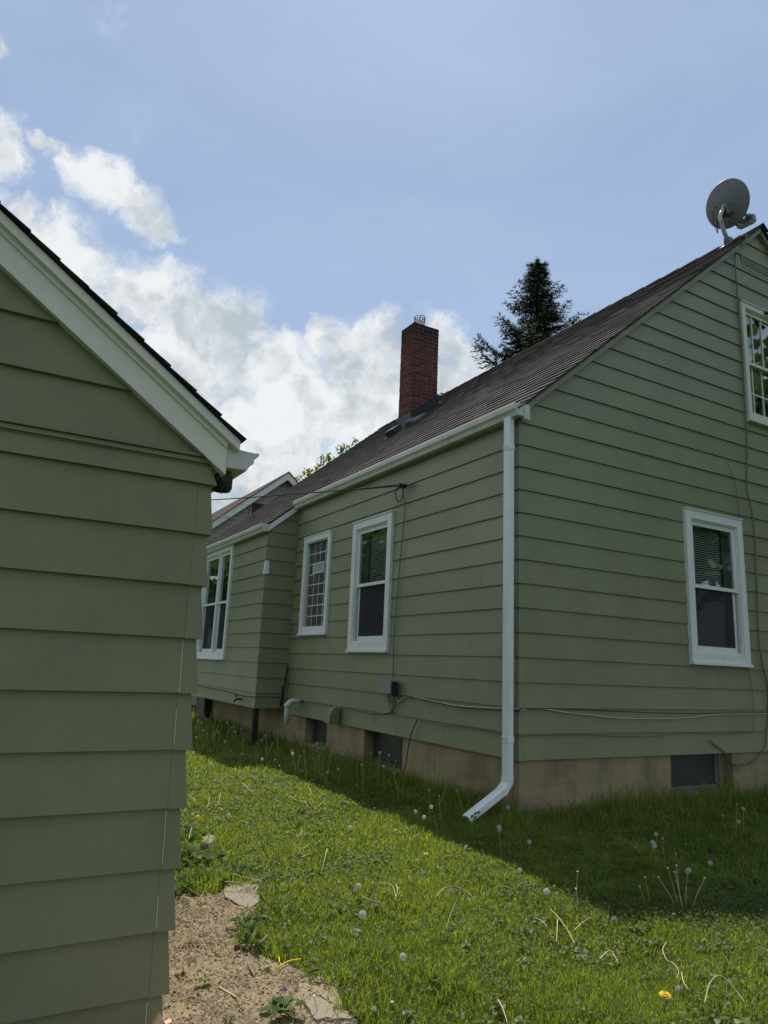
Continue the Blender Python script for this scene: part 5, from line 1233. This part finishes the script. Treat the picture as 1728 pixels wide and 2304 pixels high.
# plantain and dandelion leaves lying in the turf
X, Y = [], []
for (n, x0, x1, y0, y1) in ((900, 0.8, 4.2, 1.2, 4.2), (420, 0.8, 4.0, 4.2, 8.0), (380, 4.0, 8.0, 1.4, 4.6)):
    x, y = lawn_points(n, x0, x1, y0, y1); X.append(x); Y.append(y)
x = np.concatenate(X); y = np.concatenate(Y); ok = vnoise(x, y, 1.3, 61) * 0.6 + vnoise(x, y, 4, 62) * 0.4 > 0.42; x, y = x[ok], y[ok]
V_, F_, T_ = [], [], []
for bx, by in zip(x, y):
    nl = random.randint(4, 9); size = random.uniform(0.025, 0.06); tn = random.random() * 0.8; bz = gh(bx, by) + random.uniform(0.012, 0.035); narrow = random.choice((0.28, 0.4, 0.6))
    for k in range(nl):
        a = 6.283 * k / nl + random.uniform(-0.5, 0.5); d = Vector((math.cos(a), math.sin(a), random.uniform(0.15, 0.9))).normalized(); s = Vector((-math.sin(a), math.cos(a), random.uniform(-0.3, 0.3))); l = size * random.uniform(0.6, 1.2); q = len(V_)
        for (p_, ww) in ((0.0, 0.15), (0.4, 0.8), (0.7, 1.0), (1.0, 0.1)):
            m_ = Vector((bx, by, bz)) + d * (l * p_) - Vector((0, 0, l * 0.5 * p_ * p_)); wv = s * (l * narrow * 0.5 * ww); V_ += [m_ - wv + Vector((0, 0, 0.003 * ww)), m_ + wv + Vector((0, 0, 0.003 * ww))]; T_ += [min(1, tn + random.uniform(0, 0.2))] * 2
        for i in range(3): F_.append((q + 2 * i, q + 2 * i + 1, q + 2 * i + 3, q + 2 * i + 2))
raw('broadleaf_weeds', np.array([tuple(p_) for p_ in V_]), F_, 'broad', T_, kind='stuff')
# ground ivy in the turf where the house shadow ends
n = 12000; x = rng.normal(4.1, 0.95, n); y = 4.35 - 0.46 * x + rng.normal(0.0, 0.17, n); ok = (y > 1.4) & (x > 2.7) & (y < 4.4); x, y = x[ok], y[ok]; n = len(x)
C = np.stack([x, y, gh_np(x, y) + rng.uniform(0.02, 0.075, n)], 1); a = rng.uniform(0, 6.283, n); D = unit(np.stack([np.cos(a), np.sin(a), rng.normal(0.1, 0.4, n)], 1)); N = unit(np.cross(D, np.array([0, 0, 1.0]) + 0.3 * rng.normal(size=(n, 3)))); L = rng.uniform(0.006, 0.014, n)
v, f = leaf_quads(C, D, N, L, L * 1.1); raw('ground_ivy', v, f, 'ivy', np.repeat(rng.beta(1.5, 1.8, n), 4), kind='stuff')

# ------------------------------------------------------------------ broadleaf weeds
def weed(base, nl, size, label, up=0.5, group=None, flower=False, name='weed', wide=0.55, spread=0.03):
    t = thing(name, base, label, 'weed' if not flower else 'violet', group)
    C, D, N, L = [], [], [], []
    for k in range(nl):
        a = random.uniform(0, 6.283); el = random.uniform(0.1, 1.2) * up
        d = Vector((math.cos(a), math.sin(a), el)).normalized(); c = Vector(base) + Vector((math.cos(a) * spread * random.random(), math.sin(a) * spread * random.random(), 0.004 + random.uniform(0, size * 0.5 * up)))
        s = size * random.uniform(0.5, 1.1); C.append(c); D.append(d); N.append(d.cross(Vector((0, 0, 1)) + Vector((random.uniform(-.3, .3), random.uniform(-.3, .3), 0))).normalized()); L.append(s)
    V_, F_, T_ = [], [], []
    for c, d, s, l in zip(C, D, N, L):
        q = len(V_); w_ = l * wide; u_ = s.cross(d)
        prof = [(0.0, 0.04), (0.35, 0.8), (0.62, 1.0), (0.85, 0.62), (1.0, 0.05)]; tn = random.random()
        for (p, ww) in prof:
            m_ = c + d * (l * p) - Vector((0, 0, l * 0.35 * p * p)); V_ += [m_ - s * (w_ / 2 * ww) + u_ * (0.12 * w_ * ww), m_, m_ + s * (w_ / 2 * ww) + u_ * (0.12 * w_ * ww)]; T_ += [tn] * 3
        for i in range(4):
            for j in range(2): F_.append((q + i * 3 + j, q + i * 3 + j + 1, q + i * 3 + j + 4, q + i * 3 + j + 3))
    raw('leaves', np.array([tuple(p) for p in V_]), F_, 'weed', T_, t)
    if flower:
        top = Vector(flower); mb = MB(); mb.tube([Vector(base) + Vector((0, 0, 0.01)), Vector(base).lerp(top, 0.6) + Vector((0, 0, 0.02)), top], 0.0012, 5); mb.build('flower_stem', 'stalk_green', t)
        mb = MB()
        for k in range(5):
            a = 1.2566 * k; d = Vector((math.cos(a), -0.4, math.sin(a))).normalized(); s = d.cross(Vector((0, 1, 0.2))).normalized()
            mb.add([top, top + d * 0.008 + s * 0.005, top + d * 0.015, top + d * 0.008 - s * 0.005], [(0, 1, 2, 3)])
        mb.build('petals', 'violet', t)
    return t
weed((1.20, 2.712, dz(1.20, 2.712)), 13, 0.062, 'small violet plant with rounded leaves and one purple flower on the near dirt', 0.8, None, (1.235, 2.80, dz(1.23, 2.80) + 0.035), 'violet_plant', 0.8, 0.045)
weed((1.011, 3.075, dz(1.011, 3.075)), 16, 0.034, 'small round tuft of green weed alone in the middle of the dirt', 1.3, spread=0.018)
weed((1.295, 3.323, dz(1.295, 3.323)), 22, 0.085, 'tall broadleaf weed at the grass edge above the curled bark', 1.8, spread=0.05, wide=0.3)
weed((1.33, 3.50, dz(1.33, 3.5)), 24, 0.055, 'bushy low weed between the flat grey stone and the curled bark', 1.3, spread=0.06)
for i, (x, y) in enumerate(((1.165, 3.973), (1.24, 3.912), (1.026, 3.455), (1.068, 3.476), (1.266, 3.071), (0.95, 3.2), (1.0, 2.75), (0.93, 2.95), (1.12, 3.3), (0.9, 3.55))):
    weed((x, y, dz(x, y)), 8, 0.024 if i not in (4,) else 0.032, 'tiny green weed seedling sprouting from the dirt strip', 0.9, 'weed seedlings on the dirt strip', spread=0.02, name='weed_seedling')
for i, (x, y, s, lb) in enumerate(((1.16, 4.22, 0.13, 'leafy weed clump at the garage corner nearest the dirt strip'), (1.36, 4.62, 0.13, 'leafy weed clump beside the rough grey stone'), (1.30, 4.95, 0.14, 'dense leafy weed clump behind the garage corner'), (1.45, 4.30, 0.10, 'low weed clump above the flat grey paving stone'), (1.50, 5.3, 0.11, 'leafy weed clump beyond the rough grey stone'))):
    weed((x, y, gh(x, y)), 80, s * 0.72, lb, 1.6, spread=0.17)

# ------------------------------------------------------------------ dandelions
mb = MB()
ga = 2.399963
for i in range(150):
    zz = 1 - 2 * (i + 0.5) / 150; rr = math.sqrt(1 - zz * zz); d = Vector((rr * math.cos(ga * i), rr * math.sin(ga * i), zz)); a = d.orthogonal().normalized(); b = d.cross(a)
    p = d * 0.0195; mb.add([d * 0.004 + a * 0.0002, d * 0.004 - a * 0.0002, p], [(0, 1, 2)])
    for k in range(5):
        t = 1.2566 * k + i; e = (a * math.cos(t) + b * math.sin(t)); g_ = d.cross(e) * 0.0011
        mb.add([p - g_, p + g_, p + e * 0.0055 + d * 0.0025], [(0, 1, 2)])
o = mb.build('seed_head', 'fluff', None); puff_me = o.data; bpy.data.objects.remove(o)
mb = MB()
for i in range(46):
    zz = 1 - 1.5 * (i + 0.5) / 60; rr = math.sqrt(max(0, 1 - zz * zz)); d = Vector((rr * math.cos(ga * i), rr * math.sin(ga * i), zz)); a = d.orthogonal().normalized(); b = d.cross(a)
    if (i * 7) % 10 < 4: continue
    p = d * 0.018; mb.add([d * 0.003 + a * 0.0002, d * 0.003 - a * 0.0002, p], [(0, 1, 2)])
    for k in range(5):
        t = 1.2566 * k + i; e = (a * math.cos(t) + b * math.sin(t)); g_ = d.cross(e) * 0.0011
        mb.add([p - g_, p + g_, p + e * 0.0055 + d * 0.0025], [(0, 1, 2)])
o = mb.build('seed_head', 'fluff', None); ragged_me = o.data; bpy.data.objects.remove(o)
mb = MB(); mb.lathe((0, 0, 0), [(0.0, -0.004), (0.0035, -0.003), (0.0042, 0.0), (0.003, 0.003), (0.0, 0.0038)], 8); o = mb.build('seed_base', 'seed_core', None); core_me = o.data; bpy.data.objects.remove(o)
mb = MB(); mb.lathe((0, 0, 0), [(0.0, -0.004), (0.004, -0.002), (0.0055, 0.003), (0.0, 0.0055)], 8); o = mb.build('seed_disc', 'cream', None); disc_me = o.data; bpy.data.objects.remove(o)
mb = MB()
for ring_, (nn, r0, tz) in enumerate(((16, 0.017, 0.002), (14, 0.0135, 0.006), (10, 0.009, 0.009))):
    for k in range(nn):
        a = 6.283 * k / nn + ring_ * 0.2; d = Vector((math.cos(a), math.sin(a), 0)); s = Vector((-d.y, d.x, 0)) * 0.0026
        mb.add([Vector((0, 0, 0.001)), d * r0 * 0.6 + s + Vector((0, 0, tz)), d * r0 + Vector((0, 0, tz * 0.8)), d * r0 * 0.6 - s + Vector((0, 0, tz))], [(0, 1, 2, 3)])
o = mb.build('petals', 'yellow', None); petal_me = o.data; bpy.data.objects.remove(o)
def dandelion(base, head, kind, label, group=None, stem='stalk_green', sc=1.0):
    base = Vector(base); head = Vector(head)
    if (head - base).length < 0.03: head = base + Vector((0, 0, 0.05))
    t = thing('dandelion', base, label, 'dandelion', group)
    d = head - base; bend = Vector((random.uniform(-1, 1), random.uniform(-1, 1), 0)) * d.length * 0.06
    if kind == 'yellow_droop': bend = Vector((0, 0, 0.02))
    P = smooth_path([base - Vector((0, 0, 0.01)), base.lerp(head, 0.5) + bend, head], 4)
    mb = MB(); rr = max(0.0016, 0.00028 * head.length); mb.tube(P, rr * 1.15, 5, rr * 0.85); mb.build('stem', stem, t)
    tilt = (random.uniform(-0.3, 0.3), random.uniform(-0.3, 0.3), random.uniform(0, 6))
    if kind in ('puff', 'ragged'):
        s = sc * random.uniform(0.60, 0.84); inst('seed_head', puff_me if kind == 'puff' else ragged_me, head, t, tilt, (s, s, s)); inst('seed_base', core_me, head, t, tilt)
    elif kind == 'bare': inst('seed_disc', disc_me, head, t, tilt, (1, 1, 1))
    else:
        tt = (0.9, 0.3, 0) if kind == 'yellow_droop' else (0.15, -0.1, 0); inst('petals', petal_me, head, t, tt, (sc, sc, sc)); inst('seed_base', core_me, head, t, tt)
    return t
PUFFS = [((1.906,5.532,-0.076),(1.897,5.535,-0.002)),((2.58,6.841,-0.042),(2.568,6.845,0.05)),((2.296,6.286,-0.056),(2.286,6.29,0.019)),((2.487,7.932,-0.047),(2.478,7.935,0.034)),((2.519,8.767,-0.045),(2.506,8.771,0.054)),((3.064,10.332,-0.018),(3.022,10.344,0.261)),((3.156,10.41,-0.013),(3.121,10.421,0.296)),((2.91,10.04,-0.025),(2.871,10.051,0.22)),((2.942,9.777,-0.024),(2.908,9.788,0.209)),((3.048,9.481,-0.019),(3.015,9.492,0.216)),((3.444,10.113,0),(3.344,10.147,0.274)),((3.386,9.753,-0.002),(3.289,9.786,0.238)),((3.358,9.41,-0.003),(3.225,9.456,0.225)),((2.777,9.421,-0.032),(2.713,9.44,0.158)),((2.885,8.738,-0.027),(2.872,8.743,0.18)),((2.942,9.004,-0.024),(3.036,8.973,0.039)),((3.005,8.384,-0.021),(2.974,8.395,0.077)),((2.948,7.595,-0.024),(2.927,7.603,0.119)),((3.406,8.726,-0.001),(3.386,8.733,0.241)),((3.373,7.81,-0.002),(3.356,7.817,0.177)),((3.116,7.042,-0.015),(3.113,7.044,0.17)),((3.144,6.957,-0.014),(3.118,6.968,0.078)),((3.326,6.521,-0.005),(3.309,6.53,0.153)),((2.56,4.79,-0.043),(2.551,4.795,0.017)),((1.966,3.56,-0.085),(1.959,3.564,0.019)),((1.773,3.183,-0.103),(1.779,3.18,0.016)),((1.565,2.53,-0.131),(1.589,2.515,0.088)),((1.497,2.555,-0.133),(1.495,2.556,-0.091)),((3.331,3.781,-0.025),(3.329,3.783,0.08)),((2.857,3.246,-0.06),(2.818,3.281,0.084)),((3.147,3.835,-0.029),(3.132,3.847,0.17)),((5.361,3.642,-0.022),(5.363,3.639,0.192)),((5.454,3.733,-0.017),(5.446,3.745,0.072)),((4.403,3.671,-0.02),(4.403,3.671,0.072)),((4.023,3.412,-0.033),(4.037,3.395,0.105)),((3.926,3.301,-0.039),(3.933,3.294,0.117)),((4.179,3.084,-0.05),(4.18,3.084,0.045)),((3.527,2.76,-0.068),(3.534,2.751,0.139)),((2.897,3.148,-0.063),(2.895,3.15,0.001)),((3.007,2.781,-0.076),(3.005,2.782,-0.039)),((2.65,2.143,-0.112),(2.657,2.133,-0.059)),((3.064,4.426,-0.018),(3.017,4.459,0.191)),((2.997,4.602,-0.021),(2.982,4.612,0.135)),((3.585,4.294,0),(3.581,4.298,0.185)),((3.044,4.575,-0.019),(3.036,4.58,0.1)),((3.368,4.123,-0.011),(3.362,4.127,0.08)),((2.93,2.101,-0.108),(2.93,2.101,-0.069)),((3.514,2.755,-0.068),(3.529,2.736,0.15))]
BARE = [((3.019,3.03,-0.065),(3.012,3.037,0.118)),((2.991,3.021,-0.066),(2.986,3.026,0.04)),((3.371,2.883,-0.064),(3.365,2.89,0.093)),((3.355,2.879,-0.065),(3.335,2.902,0.047)),((3.496,2.772,-0.068),(3.46,2.817,0.148)),((3.515,2.764,-0.068),(3.496,2.789,0.165)),((3.499,2.761,-0.068),(3.478,2.787,0.134)),((3.494,2.783,-0.067),(3.433,2.858,0.094)),((3.528,2.739,-0.069),(3.576,2.677,0.122)),((4.058,3.315,-0.038),(4.049,3.325,0.145)),((4.035,3.422,-0.033),(3.979,3.488,0.06)),((4.143,3.345,-0.037),(4.163,3.319,0.044)),((5.101,3.605,-0.024),(5.088,3.624,0.163)),((5.375,3.715,-0.018),(5.383,3.705,0.21)),((3.255,7.1,-0.008),(3.199,7.126,0.245)),((3.142,6.694,-0.014),(3.114,6.707,0.236)),((3.193,6.728,-0.011),(3.162,6.742,0.191)),((3.182,6.606,-0.012),(3.144,6.625,0.267)),((3.047,7.52,-0.019),(3.043,7.522,0.118)),((3.102,8.235,-0.016),(3.085,8.241,0.213)),((3.02,8.467,-0.02),(2.995,8.476,0.225)),((3.083,7.062,-0.017),(3.078,7.064,0.139)),((3.305,8.585,-0.006),(3.204,8.623,0.135)),((3.073,7.209,-0.017),(2.984,7.246,0.097)),((3.34,8.183,-0.004),(3.284,8.206,0.223)),((3.127,6.221,-0.015),(3.016,6.276,0.15)),((3.424,6.791,0),(3.34,6.833,0.121)),((3.115,6.646,-0.015),(3.102,6.652,0.044)),((1.317,2.659,-0.137),(1.299,2.667,-0.053)),((1.578,2.565,-0.129),(1.579,2.565,-0.082)),((1.942,3.747,-0.082),(1.938,3.749,-0.009)),((3.151,4.512,-0.014),(3.127,4.529,0.248)),((3.509,4.701,0),(3.444,4.749,0.236)),((3.152,4.657,-0.013),(3.133,4.67,0.263))]
YELLOW = [((1.556,5.467,-0.093),(1.633,5.444,0.023)),((2.695,4.03,-0.042),(2.694,4.03,0.007)),((2.573,2.132,-0.115),(2.572,2.132,-0.088))]
named = {0: 'round white dandelion clock on the sunlit grass right of the drooping yellow dandelion', 1: 'ragged white dandelion clock on the far sunlit lawn nearest the shadow', 2: 'faded dandelion clock below the ragged one on the far lawn',
         3: 'small white dandelion clock at the far left of the sunlit lawn', 4: 'white dandelion clock at the garage edge where the bay shadow ends',
         23: 'lone small white dandelion clock in the middle of the lawn', 24: 'upper of two white dandelion clocks standing in line in the lawn', 25: 'lower of two white dandelion clocks standing in line in the lawn',
         26: 'large dandelion clock on a long leaning green stem in the near lawn', 27: 'blown ragged dandelion clock low in the near grass by the sandy stone', 29: 'white dandelion clock on a pale slanting stem at the shadow edge',
         37: 'white dandelion clock in the middle of the fan of bare stems', 38: 'bright dandelion clock catching the sun at the corner of the house shadow', 39: 'faded flat dandelion clock among the ground ivy', 40: 'ragged dandelion clock right above the bright yellow dandelion',
         41: 'tall dandelion clock left of the downspout end', 43: 'dandelion clock under the downspout elbow', 31: 'tall dandelion clock near the gable basement window', 36: 'large dandelion clock alone in the shade right of the bare stems', 46: 'half-blown dandelion clock in the near lawn right of the yellow dandelion'}
for i, (b, h) in enumerate(PUFFS):
    sunny = i in (0, 1, 2, 3, 4, 23, 24, 25, 26, 27, 38, 39, 40, 46)
    kind = 'ragged' if i in (1, 2, 27, 40, 39, 46, 21, 20) else 'puff'
    dandelion(b, h, kind, named.get(i, 'white dandelion clock on a thin stem in the shade beside the foundation'), 'dandelion clocks in the grass', sc=0.9 if not sunny else 1.05)
for i, (b, h) in enumerate(BARE):
    fan = i in range(4, 9)
    lab = 'bare brown dandelion stem in the fan at the shadow edge' if fan else ('bare dandelion stem with a spent head in the shaded grass by the house' if i not in (0, 1, 28, 29, 30) else {0: 'tall bare dandelion stem with a pale tip just at the shadow corner', 1: 'short brown bare stem beside the tall bare stem', 28: 'bare stem standing before the sandy paving stone', 29: 'short bare stem beside the long leaning dandelion', 30: 'thin bare stem in the middle of the lawn'}[i])
    dandelion(b, h, 'bare', lab, 'bare dandelion stems', 'stalk_dry' if fan or i in (0, 1) else 'stalk_green')
for i, (b, h) in enumerate(YELLOW):
    dandelion(b, h, ('yellow_droop', 'yellow', 'yellow')[i], ('drooping yellow dandelion on a long arched stem past the garage corner', 'small yellow dandelion in the middle of the lawn', 'bright yellow dandelion flower in the near lawn')[i], None, 'stalk_green', (1.2, 1.0, 1.5)[i])
# more stems crowding the shaded strip along the foundation
for i in range(84):
    y = random.uniform(4.9, 13.2); x = 3.92 - abs(random.gauss(0.0, 0.38)) - 0.04
    if y > 9.3: x -= 0.15
    b = (x, y, gh(x, y)); hh = random.uniform(0.16, 0.36)
    k = 'puff' if random.random() < 0.38 else 'bare'
    dandelion(b, (x + random.uniform(-0.09, 0.09), y + random.uniform(-0.1, 0.1), b[2] + hh), k, 'white dandelion clock on a thin stem in the shade beside the foundation' if k == 'puff' else 'bare dandelion stem with a spent head in the shaded grass by the house', 'dandelion clocks in the grass' if k == 'puff' else 'bare dandelion stems', sc=0.85)
# dry stalks left lying on the lawn
STALKS = [[(2.428,6.759,0.025),(2.393,6.539,0.024),(2.363,6.328,0.022)],[(2.516,6.524,0.03),(2.569,6.433,0.032),(2.634,6.348,0.036)],[(2.872,6.253,0.048),(2.812,6.061,0.045),(2.706,5.859,0.039)],[(2.577,5.961,0.033),(2.561,5.795,0.032),(2.597,5.7,0.034),(2.534,5.505,0.031)],[(2.56,5.468,0.032),(2.636,5.513,0.036),(2.778,5.69,0.043)],[(1.838,6.453,-0.004),(1.834,6.286,-0.004),(1.82,6.09,-0.005)],[(1.961,6.251,0.002),(1.892,6.047,-0.001),(1.815,5.843,-0.005)],[(2.094,6.38,0.009),(1.936,5.928,0.001)],[(1.904,5.924,-0.001),(1.993,6.011,0.004)],[(2.214,4.886,0.015),(2.173,4.792,0.013),(2.094,4.699,0.009)],[(1.995,4.467,0.004),(2.022,4.437,0.005),(2.088,4.484,0.008)],[(1.941,4.258,0),(1.997,4.303,0.003),(2.015,4.28,0.004)],[(2.153,4.348,0.011),(2.028,4.124,0.003),(1.916,3.927,-0.005)],[(1.429,4.178,-0.026),(1.472,4.175,-0.024),(1.514,4.077,-0.023),(1.58,3.968,-0.021)],[(1.398,4.06,-0.029),(1.446,4.023,-0.027),(1.492,3.978,-0.025),(1.601,4.007,-0.019)],[(1.554,5.312,-0.018),(1.458,5.021,-0.023)],[(2.122,3.636,-0.002),(2.161,3.616,0),(2.167,3.554,-0.002),(2.102,3.411,-0.008)],[(2.204,3.581,0.001),(2.148,3.474,-0.004),(2.085,3.388,-0.009),(2.091,3.365,-0.01)],[(2.286,3.319,-0.003),(2.396,3.405,0.004),(2.469,3.408,0.007),(2.483,3.329,0.005),(2.463,3.232,0.001)],[(2.652,3.293,0.01),(2.712,3.298,0.012),(2.733,3.233,0.01)],[(1.954,3.508,-0.012),(1.964,3.44,-0.013),(2.002,3.389,-0.013)],[(2.334,3.213,-0.005),(2.222,3.096,-0.013),(2.101,2.963,-0.022)],[(1.914,2.351,-0.05),(1.89,2.294,-0.053),(1.841,2.208,-0.058)],[(2.131,4.039,0.007),(2.188,4.046,0.009),(2.211,3.995,0.01)],[(2.152,4.343,0.011),(1.919,3.932,-0.005)],[(2.72,2.934,-0.002),(2.683,2.836,-0.007),(2.607,2.691,-0.015),(2.536,2.584,-0.021)],[(2.567,2.889,-0.008),(2.581,2.845,-0.01),(2.554,2.776,-0.013)],[(2.649,2.698,-0.014),(2.735,2.738,-0.009),(2.836,2.776,-0.005)],[(2.53,2.429,-0.028),(2.637,2.468,-0.024),(2.573,2.366,-0.03)],[(2.941,2.419,-0.019),(2.863,2.375,-0.022),(2.792,2.296,-0.027),(2.795,2.273,-0.028),(2.759,2.213,-0.032),(2.688,2.165,-0.036)],[(2.756,2.194,-0.033),(2.692,2.138,-0.037),(2.652,2.082,-0.04)],[(2.612,1.983,-0.045),(2.717,2.034,-0.041),(2.775,2.026,-0.04),(2.786,1.973,-0.042),(2.766,1.919,-0.045)],[(2.664,2.825,-0.008),(2.478,2.635,-0.021)]]
sn_ = {0: 'short straight pale stalk slanting across the far lawn', 1: 'straight pale stalk lying level on the far lawn', 2: 'pale stalk curved like a bracket at the shadow edge', 3: 'wavy pale stalk on the far lawn below the bracket-shaped one', 9: 'hooked pale stalk in mid lawn', 10: 'smiling curved pale stalk in mid lawn', 12: 'long straight pale stalk standing in mid lawn', 13: 'upper of two long pale stalks meeting above the flat grey stone', 14: 'lower of two long pale stalks meeting above the flat grey stone',
       16: 'bent tan stalk like a knee in the middle lawn', 17: 'twisted tan stalk crossing the knee-shaped one', 18: 'tan stalk arched like a bridge in the middle lawn', 19: 'faint arched stalk close to the shadow corner', 21: 'straight pale stalk leaning in the middle lawn', 22: 'tan stalk slanting at the bottom of the near lawn', 25: 'long tan stalk slanting below the shadow corner', 28: 'stalk bent like a roof in the near lawn', 29: 'snaking tan stalk in the near lawn below the bare-stem fan', 30: 'forked tan stalk above the ragged dandelion clock', 31: 'thick pale green stalk arching over the near lawn right of the yellow dandelion'}
for i, L in enumerate(STALKS):
    mb = MB(); P = [Vector(p) for p in L]
    if i == 31: P[1].z += 0.03; P[2].z += 0.05; P[3].z += 0.02
    r = 0.0024 if i < 16 else 0.0019
    if i == 31: r = 0.0036
    P = smooth_path(P, 5); mb.tube(P, r, 5, r * 0.6)
    tag(mb.build('dandelion_stalk', 'stalk_green' if i in (12, 31, 21) else 'stalk_dry', None, True, base=P[0]), sn_.get(i, 'short dry tan stalk lying in the sunlit lawn'), 'stalk', 'dry stalks lying on the lawn')
print('blades', N_BLADES, 'objects', len(bpy.data.objects))
